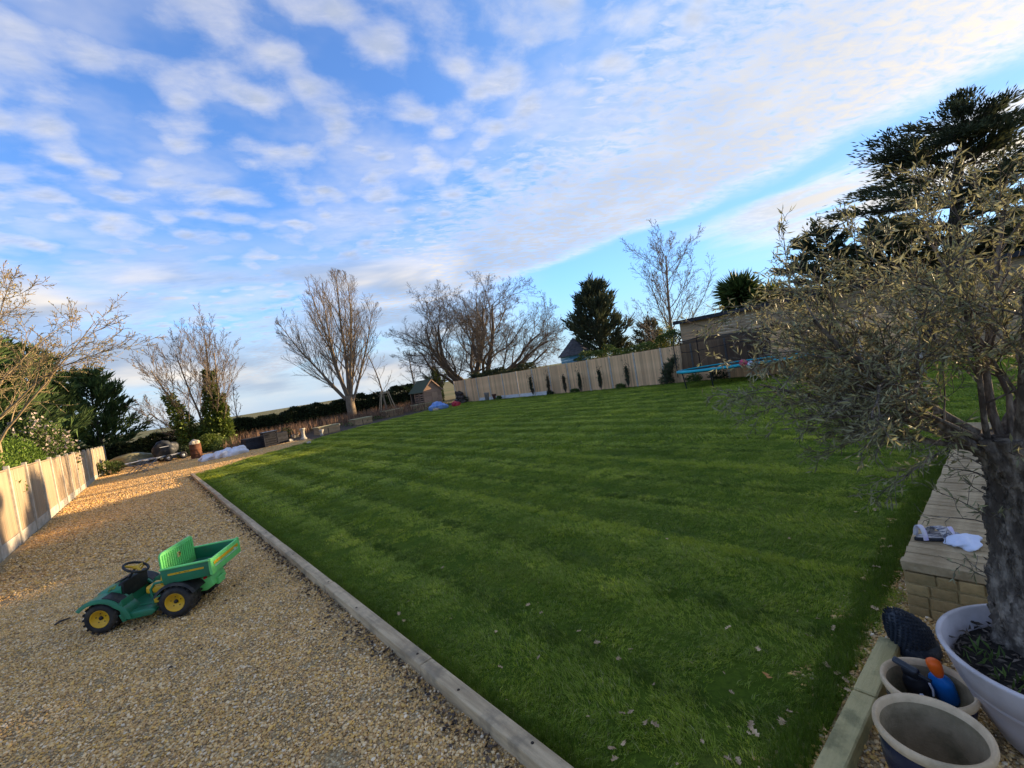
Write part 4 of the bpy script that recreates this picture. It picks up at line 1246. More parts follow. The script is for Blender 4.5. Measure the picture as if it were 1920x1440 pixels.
M_PALESTONE = mat('pale_stone', (.46, .43, .36), (.30, .28, .22), scale=8, bump=.5, bscale=30, rough=.95)
c_ = gnd(570, 824)
MB().lathe([(0, 0), (.21, 0), (.21, .08), (.17, .11), (.12, .17), (.105, .35), (.115, .55), (.15, .66), (.19, .69), (.19, .76), (0, .76)], n=20).build('stone_pedestal', M_PALESTONE, None, c_)
tag(bpy.data.objects['stone_pedestal'], 'waisted pale stone pedestal standing at the lawn edge near the raised beds', 'pedestal')
for px, py, hh, lab in ((606, 816, .42, 'small pale stone urn at the near corner of the leftmost raised bed'), (637, 806, .5, 'small pale stone urn at the far end of the leftmost raised bed')):
    c_ = gnd(px, py)
    o = MB().lathe([(0, 0), (.10, 0), (.11, .05), (.07, .12), (.09, hh * .5), (.15, hh * .8), (.16, hh), (.12, hh), (.1, hh * .9), (0, hh * .88)], n=16).build('stone_urn', M_PALESTONE, None, (c_.x - .1, c_.y - .1, 0))
    tag(o, lab, 'urn', 'pale stone urns by the raised beds')
# rubble beside the pedestal
rg = np.random.default_rng(3)
for k, (px, py, s_) in enumerate(((553, 815, .34), (560, 810, .28), (565, 806, .3), (546, 822, .2), (580, 826, .16))):
    c_ = gnd(px, py + 6)
    bm = bmesh.new(); bmesh.ops.create_icosphere(bm, subdivisions=2, radius=1)
    for v in bm.verts:
        f = 1 + .25 * math.sin(v.co.x * 3 + k) * math.cos(v.co.y * 4 - k) + rr.uniform(-.08, .08)
        v.co = Vector((v.co.x * s_ * f * .9, v.co.y * s_ * f * .6, v.co.z * s_ * f * .55 + s_ * .4))
    me = bpy.data.meshes.new('rubble_stone'); bm.to_mesh(me); bm.free()
    o = link('rubble_stone', me, M_PALESTONE, None, (c_.x, c_.y, 0), (0, 0, k * 1.3))
    tag(o, ('largest', 'middle-sized flat', 'upper', 'small lower', 'smallest outlying')[k] + ' rubble stone of the heap left of the stone pedestal', 'stone', 'rubble stones left of the pedestal')

# wooden stake frame round the thin tree
c_ = gnd(722, 779); yb = 40.6
t_ = thing('stake_frame', 'wooden tripod stake frame propped around the thin bare tree', 'tree stake', (aty(726, 770, 41).x, 41, 0))
M_STAKE = mat('stake_wood', (.40, .31, .19), (.28, .21, .13), scale=4, stretch=(3, 3, .5), orand=.1)
for a in (-2.6, -.9, .5, 2.0):
    p0 = Vector((math.cos(a) * 1.1, math.sin(a) * 1.1, -.05)); p1 = Vector((math.cos(a) * .42, math.sin(a) * .42, 2.35))
    MB().tube([p0, p1], .05, 8).build('stake', M_STAKE, t_)
for a, b2 in ((-2.6, -.9), (-.9, .5), (.5, 2.0), (2.0, -2.6)):
    p0 = Vector((math.cos(a) * .46, math.sin(a) * .46, 2.2)); p1 = Vector((math.cos(b2) * .46, math.sin(b2) * .46, 2.2))
    dlt = (p1 - p0)
    MB().box((p0 + p1) / 2, (dlt.length + .2, .03, .11), rz=math.atan2(dlt.y, dlt.x)).build('cross_board', M_STAKE, t_)

# playhouse with slatted side
M_SHED = mat('shiplap', (.36, .23, .15), (.25, .155, .10), scale=2, stretch=(.6, .6, 6), orand=.12)
M_FELT = mat('green_felt', (.085, .10, .060), (.055, .068, .042), scale=14, bump=.3, rough=.95)
c_ = aty(797, 764, 38.2)
ph = thing('playhouse', 'small timber playhouse with green felt roof and slatted side', 'shed', (c_.x + 1.05, 38.2, 0), 0)
Wd, Ln, he, hr = 2.0, 2.6, 1.75, 2.75
for k in range(17):          # gable wall, overlapping boards
    z = .06 + k * .155
    hw = Wd / 2 if z + .15 < he else Wd / 2 * (hr - z - .08) / (hr - he)
    if hw < .08: break
    MB().prism([(-.012, 0), (.012, 0), (.006, .158), (-.004, .158)], 'X', -hw, hw).build('wall_board', M_SHED, ph, (0, -.012 + .001 * k, z))
for k in range(11):
    MB().prism([(-.012, 0), (.012, 0), (.006, .158), (-.004, .158)], 'Y', 0, Ln).build('wall_board', M_SHED, ph, (Wd / 2, 0, .06 + k * .155))
for yy in (0.0, .75, 1.0, 1.8, Ln):
    MB().box((-Wd / 2, yy, he / 2), (.07, .07, he), bev=.004).build('post', M_SHED, ph)
for yy0, yy1 in ((.06, .72), (1.05, 1.76)):
    for k in range(8):
        MB().box((-Wd / 2 - .03, (yy0 + yy1) / 2, .12 + k * .215), (.025, yy1 - yy0 + .08, .11), bev=.003).build('slat', M_SHED, ph)
MB().box((0, Ln / 2, 0.05), (Wd - .05, Ln, .06)).build('floor', M_SHED, ph)
MB().box((0, Ln - .02, he / 2), (Wd - .1, .03, he)).build('back_wall', M_BARKD, ph)
sl = math.hypot(Wd / 2 + .18, hr - he + .14)
for s in (-1, 1):
    an = math.atan2(hr - he, Wd / 2)
    MB().box((s * (Wd / 4 + .06), Ln / 2, (he + hr) / 2 + .03 - .06 * 0.9), (sl + .06, Ln + .35, .045), ry=s * an, bev=.006).build('roof_slope', M_FELT, ph)
    MB().box((s * (Wd / 4 + .06), -.19, (he + hr) / 2 - .06), (sl, .025, .10), ry=s * an).build('bargeboard', M_SHED, ph)
dr = MB().box((.2, -.045, .78), (.66, .03, 1.45), bev=.005).build('door', mat('door_timber', (.40, .26, .16), (.30, .19, .12), scale=2, stretch=(4, 4, .5)), ph)
MB().box((.48, -.075, .8), (.03, .02, .16), bev=.004).build('handle', M_BLACK, dr)

# log pile
c_ = gnd(872, 754)
lp = thing('log_pile', 'dark heap of cut logs and branches against the fence by the playhouse', 'log pile', (c_.x - .3, c_.y + .3, 0))
M_LOG = mat('old_log', (.085, .066, .055), (.045, .036, .03), scale=6, bump=.5, orand=.35)
for k in range(90):
    u = rr.gauss(0, .75); h = max(0.05, (1.25 - abs(u) * .55) * rr.random() ** .8)
    L = rr.uniform(.35, .8); a = rr.uniform(-.5, .5) + (PI / 2 if rr.random() < .3 else 0)
    e = Vector((math.cos(a) * L / 2, math.sin(a) * L / 2, rr.uniform(-.12, .12)))
    cc = Vector((u * .55, u * 1.0 + rr.uniform(-.35, .35), h))
    MB().tube([cc - e, cc + e], rr.uniform(.045, .11), 7).build('log', M_LOG, lp)
# pots by the pile
c_ = gnd(917, 750)
tag(MB().lathe([(0, 0), (.17, 0), (.27, .62), (.30, .66), (.29, .72), (.24, .72), (.2, .3), (0, .25)], n=18).build('tall_pot', mat('grey_pot', (.30, .27, .23), (.2, .18, .15), scale=8), None, (c_.x - .2, c_.y, 0), (0, .12, 0)), 'tall grey plant pot leaning beside the log pile', 'pot')
tag(MB().lathe([(0, 0), (.24, 0), (.31, .40), (.35, .44), (.34, .52), (.29, .52), (.25, .2), (0, .15)], n=18).build('brown_pot', mat('brown_pot', (.16, .07, .045), (.1, .045, .03), scale=8), None, (c_.x + .05, c_.y - 1.0, 0)), 'squat brown plant pot at the fence right of the log pile', 'pot')


def lump(name, label, cat, loc, size, m, seed, rz=0, crease=.25, sub=4, group=None):
    bm = bmesh.new(); bmesh.ops.create_icosphere(bm, subdivisions=sub, radius=1)
    r_ = random.Random(seed); ph_ = [r_.uniform(0, 6) for _ in range(8)]
    for v in bm.verts:
        x, y, z = v.co
        f = 1 + crease * (math.sin(x * 4 + ph_[0] + 2 * math.sin(y * 3 + ph_[1])) * .5 + math.sin(y * 6 + ph_[2] + z * 4) * .32 + abs(math.sin(x * 7 + y * 5 + ph_[3])) * .3 - .15)
        zz_ = max(z * f, -.55)
        v.co = Vector((x * f * size[0] / 2, y * f * size[1] / 2, (zz_ + .55) * size[2] / 1.55))
    me = bpy.data.meshes.new(name); bm.to_mesh(me); bm.free()
    for p in me.polygons: p.use_smooth = True
    o = link(name, me, m, None, loc, (0, 0, rz))
    return tag(o, label, cat, group)


c_ = gnd(826, 768)
lump('blue_tarpaulin', 'crumpled blue tarpaulin on the lawn edge in front of the playhouse', 'tarpaulin', (c_.x, c_.y + .3, 0), (1.6, 1.0, .62), mat('blue_plastic', (.12, .24, .55), (.30, .42, .68), rough=.4, scale=3), 5, rz=-.6, crease=.4)
c_ = gnd(856, 762)
lump('red_bucket_toy', 'small red plastic toy lying on the lawn edge by the log pile', 'toy', (c_.x, c_.y, 0), (.75, .5, .45), mat('red_plastic', (.45, .03, .045), (.35, .02, .03), rough=.4, scale=3), 6, crease=.3)
c_ = gnd(820, 769)
lump('pale_sandbag', 'small pale sack lying in front of the blue tarpaulin', 'sack', (c_.x - .2, c_.y - .2, 0), (.7, .4, .22), mat('tan_sack', (.5, .4, .26), scale=5), 7)

# black sleeper planter with louvred bin
a_ = gnd(462, 846); b_ = gnd(540, 829)
rz_ = math.atan2(b_.y - a_.y, b_.x - a_.x); L = (b_ - a_).length
bp_ = thing('black_planter', 'long low black timber planter at the end of the gravel', 'planter', ((a_.x + b_.x) / 2, (a_.y + b_.y) / 2 + .55, 0), rz_)
for q in range(3):
    for yy in (-.5, .5):
        MB().box((0, yy, .13 + q * .245), (L, .09, .235), bev=.012).build('sleeper', M_BLACKW, bp_)
    for xx in (-L / 2 + .05, L / 2 - .05):
        MB().box((xx, 0, .13 + q * .245), (.09, .9, .235), bev=.012).build('sleeper', M_BLACKW, bp_)
MB().box((0, 0, .32), (L - .2, .9, .6)).build('soil', M_SOIL, bp_)
lv = thing('louvred_bin', 'black louvred garden bin standing against the long black planter', 'bin', ((a_.x + b_.x) / 2 + .12, (a_.y + b_.y) / 2 - .32, 0), rz_)
for q in range(6):
    for yy in (-.27, .27):
        MB().box((0, yy, .1 + q * .15), (.78, .025, .12), rx=.25 if yy < 0 else -.25).build('louvre', M_BLACKW, lv)
    for xx in (-.4, .4):
        MB().box((xx, 0, .1 + q * .15), (.025, .52, .12)).build('louvre', M_BLACKW, lv)
for xx in (-.4, .4):
    for yy in (-.28, .28):
        MB().box((xx, yy, .47), (.05, .05, .94)).build('corner_post', M_BLACKW, lv)
MB().box((0, 0, .955), (.92, .68, .045), bev=.01).build('lid', mat('black_lid', (.05, .05, .055), scale=5, rough=.35), lv)

# white rubble sacks
for k, (px, py, sz, lab) in enumerate(((402, 862, (1.3, .7, .36), 'crumpled white rubble sack lying nearest the rusty drum'), (424, 858, (1.0, .7, .48), 'upright-crumpled white rubble sack in the middle of the white sacks'), (446, 853, (1.2, .65, .46), 'white rubble sack lying nearest the black planter'))):
    c_ = gnd(px, py)
    lump('rubble_sack', lab, 'sack', (c_.x, c_.y + .3, 0), sz, M_WHITE, 20 + k, rz=.45, crease=.42, group='white rubble sacks on the gravel')

# rusty drum
c_ = gnd(371, 860)
rd = thing('rusty_drum', 'upright rusty steel drum with a pale sack stuffed in its top', 'drum', (c_.x, c_.y + .3, 0))
MB().lathe([(0, 0), (.33, 0), (.33, .02), (.315, .03), (.315, .30), (.335, .32), (.315, .34), (.315, .60), (.335, .62), (.315, .64), (.315, .92), (.335, .95), (.30, .95), (.29, .6), (0, .55)], n=28).build('drum_body', M_RUST, rd)
o = lump('sack_top', None, None, (0, 0, .86), (.55, .55, .36), mat('pale_paper', (.55, .47, .34), scale=5), 31); o.parent = rd
# low shrubs and clutter behind it
for k, (px, py, s_, lab) in enumerate(((352, 846, .9, 'small dark bush left of the rusty drum'), (425, 835, 1.0, 'low green bush behind the white rubble sacks'), (540, 812, .8, 'low grey-green bush left of the stone pedestal'), (398, 820, 1.3, 'low green bush at the foot of the ivy-clad tree'), (206, 880, .9, 'low green tuft at the foot of the fence end'))):
    c_ = gnd(px, py + 12) if k != 3 else aty(392, 835, 40.5)
    shrub('garden_bush', lab, (c_.x, c_.y + .5, 0), (s_ * 1.3, s_ * 1.2, s_ * .9), 900 if k != 3 else 3000, (.12, .07), (M_HEDGE, M_SHRUB, M_HEDGE, M_IVY, M_SHRUB)[k], 200 + k, cat='shrub', stems=4)

# trailer with covered barbecue, tarpaulin heap and folding frames
c_ = gnd(306, 868)
trl = thing('garden_trailer', 'low galvanised trailer carrying a dark covered dome by the hedge', 'trailer', (c_.x, c_.y + .5, 0), .25)
for yy in (-.55, .55):
    MB().box((0, yy, .42), (2.3, .06, .09), bev=.006).build('chassis_rail', M_STEEL, trl)
for xx in (-1.0, 0, 1.0):
    MB().box((xx, 0, .42), (.06, 1.1, .07)).build('cross_member', M_STEEL, trl)
MB().tube([(-1.1, 0, .42), (-2.1, 0, .40)], .035, 8).build('drawbar', M_STEEL, trl)
for xx, yy in ((.15, -.68), (.15, .68), (1.0, -.66)):
    w_ = MB().lathe([(.10, -.06), (.17, -.075), (.235, -.06), (.25, 0), (.235, .06), (.17, .075), (.10, .06)], n=22, axis='Y').build('wheel', M_BLACK, trl, (xx, yy, .25))
    MB().lathe([(0, -.045), (.09, -.05), (.11, -.035), (.11, .035), (.09, .05), (0, .045)], n=16, axis='Y').build('rim', M_STEEL, w_)
o = lump('cover', None, None, (.25, 0, .45), (1.25, 1.05, .95), mat('grey_cover', (.040, .043, .046), (.022, .024, .028), rough=.5, scale=3), 41, crease=.34); o.parent = trl
MB().box((.05, -.6, 1.05), (.5, .05, .04)).build('strap', M_STEEL, trl)
c_ = gnd(262, 872)
lump('tarpaulin_heap', 'olive-brown tarpaulin heap beside the trailer at the fence end', 'tarpaulin', (c_.x - .5, c_.y + 2.0, 0), (2.6, 1.7, .85), mat('olive_tarp', (.20, .185, .10), (.13, .12, .07), rough=.6, scale=2), 42, rz=.3, crease=.25)
for k, (px, py, rz2, lab) in enumerate(((258, 888, .3, 'folding tubular lounger frame nearest the fence end'), (277, 884, .55, 'folding tubular lounger frame in front of the trailer'))):
    c_ = gnd(px, py)
    fc = thing('folding_frame', lab, 'chair', (c_.x, c_.y + .15, 0), rz2, 'tubular folding frames on the gravel')
    M_TUBE = mat('grey_tube', (.22, .23, .25), (.15, .155, .17), rough=.35, metal=.5)
    for yy in (-.3, .3):
        MB().tube([(-.45, yy, 0), (.1, yy, .42), (.42, yy, .62)], .018, 6).build('leg', M_TUBE, fc)
        MB().tube([(.45, yy, 0), (-.05, yy, .42), (-.38, yy, .60)], .018, 6).build('leg', M_TUBE, fc)
    for xx, z in ((-.38, .6), (.42, .62), (.45, .02), (-.45, .02)):
        MB().tube([(xx, -.3, z), (xx, .3, z)], .016, 6).build('cross_tube', M_TUBE, fc)
    MB().box((0, 0, .455), (.5, .56, .012)).build('seat', mat('dark_canvas', (.06, .06, .065), scale=6), fc)

# ------------------------------------------------------------------ beyond the board fence
M_BLUE = mat('blue_boards', (.10, .26, .34), (.07, .20, .27), scale=2, stretch=(1, 1, 6), orand=.1)
M_SHINGLE = mat('dark_shingle', (.085, .080, .078), (.05, .048, .048), scale=6, bump=.4, orand=.2)
X_ = 28.4
c_ = atx(1080, 672, X_)
sh = thing('summerhouse', 'pale blue boarded summerhouse with a dark pointed roof beyond the fence', 'summerhouse', (X_, c_.y, 0), .3)
for k in range(14):
    for s in range(6):
        a = s * PI / 3 + PI / 6
        L = 1.26
        MB().box((math.cos(a) * 1.08, math.sin(a) * 1.08, .12 + k * .2), (.03, L, .185), rz=a).build('wall_board', M_BLUE, sh)
apex = 4.25; ev = 2.75
for s in range(6):
    a0, a1 = s * PI / 3, (s + 1) * PI / 3
    for q in range(5):
        u0, u1 = q / 5, (q + 1) / 5 + .02
        r0_, r1_ = 1.5 * (1 - u0), 1.5 * (1 - min(1, u1))
        z0_, z1_ = ev + (apex - ev) * u0 + .03, ev + (apex - ev) * min(1, u1)
        vs = [(math.cos(a) * r_, math.sin(a) * r_, z) for r_, z, a in ((r0_, z0_, a0), (r0_, z0_, a1), (r1_, z1_, a1), (r1_, z1_, a0), (r0_, z0_ - .03, a0), (r0_, z0_ - .03, a1))]
        MB().add(vs, [(0, 1, 2, 3), (4, 5, 1, 0)]).build('roof_panel', M_SHINGLE, sh)
for k in range(2):
    MB().box((-.55 + 0, -.93 - 0.03, 1.6), (.5, .05, .6)).build('window', mat('dark_window', (.03, .05, .06), rough=.15, scale=2), sh) if k == 0 else None

# timber garden building
M_CLAD = mat('pale_cladding', (.40, .285, .165), (.29, .20, .115), scale=2, stretch=(.6, .6, 5), orand=.1)
X_ = 25.6
y1 = atx(1276, 620, X_).y; y0 = -1.0
gz = atx(1300, 597, X_).z
gb = thing('garden_building', 'long timber garden building with a dark flat roof edge behind the trampoline', 'building', (X_, (y0 + y1) / 2, 0))
L = y1 - y0
nb = int(gz / .17)
for k in range(nb):
    MB().box((0, 0, .085 + k * .17), (.03, L, .166), bev=.004).build('wall_board', M_CLAD, gb)
    MB().box((2.5, L / 2, .085 + k * .17), (4.95, .03, .166)).build('wall_board', M_CLAD, gb)
MB().box((2.5, -.0, nb * .17 + .06), (5.6, L + .5, .10), bev=.01).build('roof', mat('roof_felt_dark', (.03, .03, .032), scale=10, bump=.3), gb)
MB().box((-.33, 0, nb * .17 - .02), (.04, L + .5, .16), bev=.005).build('fascia', M_BLACKW, gb)
MB().box((-.02, L * .05, 1.2), (.04, 1.5, 2.0)).build('window', mat('dark_glass', (.02, .022, .025), rough=.1, spec=.5), gb)
MB().box((-.02, -L * .22, 1.1), (.04, 1.0, 2.1)).build('door', M_BLACKW, gb)
# second, sunlit roof behind
c_ = atx(1478, 562, 27.5)
gr = thing('pale_shed', 'sunlit pale shed roof peeping over the garden building behind the olive', 'shed', (31.5, atx(1478, 562, 31.5).y, 0))
zt = atx(1478, 556, 31.5).z
MB().box((0, 0, zt / 2 - .2), (2.2, 2.6, zt - .4)).build('wall', M_CLAD, gr)
for s in (-1, 1):
    MB().box((s * .62, 0, zt - .16), (1.42, 2.9, .07), ry=s * .42).build('roof_slope', mat('pale_roof', (.55, .44, .30), (.42, .33, .22), scale=4), gr)

# ------------------------------------------------------------------ trampoline
zt = .90
cL = gnd(1268, 697, zt); cR = gnd(1528, 660, zt)
ct = (cL + cR) / 2; Lt = (cR - cL).length
adx = math.atan2(cR.y - cL.y, cR.x - cL.x)
TW = 3.2
nperp = Vector((-math.sin(adx), math.cos(adx), 0))
if nperp.dot(Vector((_f.x, _f.y, 0))) < 0: nperp = -nperp
tp = thing('trampoline', 'large trampoline with teal edge pad, black legs and dark safety net', 'trampoline', (ct.x, ct.y, 0), adx)
ox = nperp.dot(Vector((-math.sin(adx), math.cos(adx), 0)))
# oval outline in local axes (x along, y away from camera)
def ovl(a, rx, ry): return Vector((rx * math.copysign(abs(math.cos(a)) ** .8, math.cos(a)), ox * (ry + ry * math.copysign(abs(math.sin(a)) ** .8, math.sin(a))) - ox * ry, 0))
NA = 40
rx, ry = Lt / 2, TW / 2
M_TEAL = mat('teal_pad', (.03, .42, .48), (.02, .34, .40), rough=.45, scale=2)
mb = MB(); vs = []; fs = []
for k in range(NA):
    a = 2 * PI * k / NA
    for f_, z in ((1.0, zt - .085), (1.0, zt + .01), (.97, zt + .03), (.88, zt + .03), (.87, zt - .01), (.96, zt - .09)):
        q = ovl(a, rx * f_, ry * f_); vs.append((q.x, q.y, z))
for k in range(NA):
    k2 = (k + 1) % NA
    for j in range(6):
        j2 = (j + 1) % 6
        fs.append((k * 6 + j, k * 6 + j2, k2 * 6 + j2, k2 * 6 + j))
mb.add(vs, fs, True).build('edge_pad', M_TEAL, tp)
vs = [(*ovl(2 * PI * k / NA, rx * .89, ry * .89)[:2], zt - .03) for k in range(NA)]
MB().add(vs, [tuple(range(NA))]).build('jumping_mat', M_BLACK, tp)
MB().tube([(*ovl(2 * PI * k / NA, rx * .95, ry * .95)[:2], zt - .10) for k in range(NA)], .025, 8, closed=True).build('frame_ring', M_BLACK, tp)
for a in (PI * 1.12, PI * 1.35, PI * 1.65, PI * 1.88, PI * .12, PI * .38, PI * .62, PI * .88):
    q = ovl(a, rx * .97, ry * .97); q0 = ovl(a, rx * .93, ry * .93)
    MB().tube([(q.x, q.y, zt - .07), (q0.x, q0.y, .0)], .026, 8).build('leg', M_BLACK, tp)
PT = []
for a in (PI * 1.0, PI * 1.32, PI * 1.68, PI * 2.0, PI * .32, PI * .68):
    q = ovl(a, rx * .985, ry * .985); q1 = ovl(a, rx * .93, ry * .93)
    if a in (PI * 1.0, PI * 2.0, PI * .32, PI * .68):
        MB().tube([(q.x, q.y, zt - .3), (q.x, q.y, zt + 1.45), (q1.x * .995, q1.y * .995, zt + 1.95)], .022, 8).build('net_pole', M_BLACK, tp)
# safety net: thin dark woven mesh between the rear and end poles
mn = bpy.data.materials.new('net'); mn.use_nodes = True
t = NT(mn.node_tree)
df = t.n('ShaderNodeBsdfDiffuse', ins={0: (.012, .012, .016, 1)}); trn = t.n('ShaderNodeBsdfTransparent')
t.n('ShaderNodeOutputMaterial', ins={0: t.n('ShaderNodeMixShader', ins={0: .76, 1: trn.outputs[0], 2: df.outputs[0]}).outputs[0]})
vs, fs = [], []
na = 30
for k in range(na + 1):
    a = PI * (-.02) + PI * 1.04 * k / na
    q = ovl(a, rx * .90, ry * .90)
    sag = -.10 * math.sin(PI * (k % 10) / 10)
    for z, f_ in ((zt, 1.0), (zt + .5, .985), (zt + 1.0, .98), (zt + 1.6 + sag, .985)):
        vs.append((q.x * f_, q.y * f_, z))
for k in range(na):
    for j in range(3):
        fs.append((k * 4 + j, k * 4 + j + 1, k * 4 + 5 + j, k * 4 + 4 + j))
MB().add(vs, fs, True).build('safety_net', mn, tp)
MB().tube([Vector(vs[k * 4 + 3]) for k in range(na + 1)], .022, 6).build('net_rope', M_BLACK, tp)
MB().tube([Vector(vs[k * 4 + 2]) - Vector((0, 0, .12 * math.sin(PI * (k % 15) / 15))) for k in range(na + 1)], .016, 6).build('net_strap', M_BLACK, tp)
# balls on the trampoline
for k, (px, py, r_, m_, lab) in enumerate(((1398, 679, .17, mat('pink_ball', (.55, .07, .13), (.45, .05, .1), rough=.4), 'pink-red ball resting on the trampoline mat'), (1413, 681, .13, mat('white_ball', (.72, .74, .80), (.55, .58, .7), rough=.4), 'white ball beside the pink-red one on the trampoline'))):
    g_ = gnd(px, py, zt + r_)
    bm = bmesh.new(); bmesh.ops.create_uvsphere(bm, u_segments=20, v_segments=12, radius=r_)
    for v in bm.verts:
        if v.co.z < -r_ * .8: v.co.z = -r_ * .8
    me = bpy.data.meshes.new('play_ball'); bm.to_mesh(me); bm.free()
    for p in me.polygons: p.use_smooth = True
    o = link('play_ball', me, m_, None, (g_.x + nperp.x * .75, g_.y + nperp.y * .75, zt - .03 + r_ * .8)); tag(o, lab, 'ball')
    MB().lathe([(r_ * .98, -.004), (r_ * 1.005, 0), (r_ * .98, .004)], n=20, axis='X').build('seam', mat('seam', (.2, .2, .22)), o)

# ------------------------------------------------------------------ ride-on toy
G_DK = mat('toy_green', (.022, .20, .09), (.016, .155, .07), rough=.42, scale=3, spec=.4, dirt=(.12, .12, .08), dirt_amt=.25, dirt_scale=6)
G_SUN = mat('toy_green_sunlit', (.17, .66, .17), (.14, .58, .15), rough=.42, scale=3, spec=.4, dirt=(.2, .22, .14), dirt_amt=.2, dirt_scale=7)  # brightened toy green: sunlight on the bed panels is put into the colour
Y_TOY = mat('toy_yellow', (.72, .40, .012), (.62, .33, .01), rough=.45, scale=4, spec=.4, dirt=(.25, .16, .05), dirt_amt=.3, dirt_scale=9)
B_TOY = mat('toy_black', (.018, .018, .018), (.03, .028, .025), rough=.55, scale=8, dirt=(.11, .09, .065), dirt_amt=.4, dirt_scale=7)
TYRE = mat('toy_tyre', (.014, .014, .014), (.026, .024, .022), rough=.6, scale=6, bump=.25, dirt=(.12, .095, .065), dirt_amt=.45, dirt_scale=5)
fwl = gnd(196, 1189); rwl = gnd(338, 1157)
hd = (fwl - rwl).normalized()
left = Vector((-hd.y, hd.x, 0))
WB = (fwl - rwl).length
TRK = .31
ctr = (fwl + rwl) / 2 - left * (TRK + .05)
gt = thing('ride_on_truck', 'green and yellow ride-on toy truck with dump bed parked on the gravel', 'toy truck', (ctr.x, ctr.y, .012), math.atan2(hd.y, hd.x))
xf, xr = WB / 2, -WB / 2


def wheel(x, y, rad, wid, side):
    w_ = bpy.data.objects.new('wheel', None); COL.objects.link(w_); w_.parent = gt; w_.location = (x, y, rad)
    h = wid / 2
    prof = [(rad * .50, -h * .80), (rad * .60, -h), (rad * .84, -h * .98), (rad * .96, -h * .72), (rad * .985, -h * .25), (rad * .985, h * .25), (rad * .96, h * .72), (rad * .84, h * .98), (rad * .60, h), (rad * .50, h * .80)]
    MB().lathe(prof, n=36, axis='Y').build('tyre', TYRE, w_)
    mb = MB()
    for k in range(18):          # chunky lugs
        a = 2 * PI * k / 18
        for s in (-1, 1):
            aa = a + s * .085
            mb.box((math.cos(aa) * rad * .97, s * h * .48, math.sin(aa) * rad * .97), (.018, h * .78, .024), ry=-aa, rz=0)
    mb.build('tread', TYRE, w_)
    mb = MB()
    s = side
    mb.lathe([(0, s * h * .62), (rad * .12, s * h * .62), (rad * .14, s * h * .70), (rad * .44, s * h * .66), (rad * .52, s * h * .92), (rad * .56, s * h * .95), (rad * .56, s * h * .3)], n=28, axis='Y')
    mb.lathe([(0, -s * h * .6), (rad * .5, -s * h * .6), (rad * .54, -s * h * .9)], n=20, axis='Y')
    mb.build('rim', Y_TOY, w_)
    MB().lathe([(0, s * h * .80), (rad * .11, s * h * .78), (rad * .12, s * h * .6)], n=12, axis='Y').build('hub_cap', B_TOY, w_)
    for k in range(5):
        a = 2 * PI * k / 5 + .3
        MB().lathe([(0, s * h * .725), (.006, s * h * .72), (.006, s * h * .6)], (math.cos(a) * rad * .29, 0, math.sin(a) * rad * .29), n=8, axis='Y').build('bolt', B_TOY, w_)


RF, RR_ = .185, .195
for s in (1, -1):
    wheel(xf, s * (TRK - .03), RF, .24, s)
    wheel(xr, s * (TRK - .02), RR_, .26, s)

# floor pan and steps
MB().prism([(xf - .22, .13), (xf - .16, .20), (xr + .22, .20), (xr + .10, .13)], 'Y', -.235, .235, bev=.01).build('floor_pan', G_DK, gt)
for s in (1, -1):
    MB().prism([(xf - .23, .10), (xf - .20, .185), (xr + .26, .185), (xr + .22, .15), (xr + .27, .105)], 'Y', s * .235 if s > 0 else -.40, .40 if s > 0 else -.235, bev=.012).build('step', G_DK, gt)


# hood: lofted shell from nose to dash
def loft(secs, name, m, parent):
    vs, fs = [], []
    n = len(secs[0])
    for s_ in secs: vs += s_
    for i in range(len(secs) - 1):
        for j in range(n - 1):
            fs.append((i * n + j, i * n + j + 1, (i + 1) * n + j + 1, (i + 1) * n + j))
    fs.append(tuple(range(n))); fs.append(tuple(range((len(secs) - 1) * n + n - 1, (len(secs) - 1) * n - 1, -1)))
    return smooth_by_angle(MB().add(vs, fs, True).build(name, m, parent), 50)


def sec(x, zb, zt_, hw, sh=.72):
    return [(x, hw, zb), (x, hw, zt_ - .07), (x, hw * .96, zt_ - .03), (x, hw * sh, zt_), (x, 0, zt_ + .012), (x, -hw * sh, zt_), (x, -hw * .96, zt_ - .03), (x, -hw, zt_ - .07), (x, -hw, zb)]


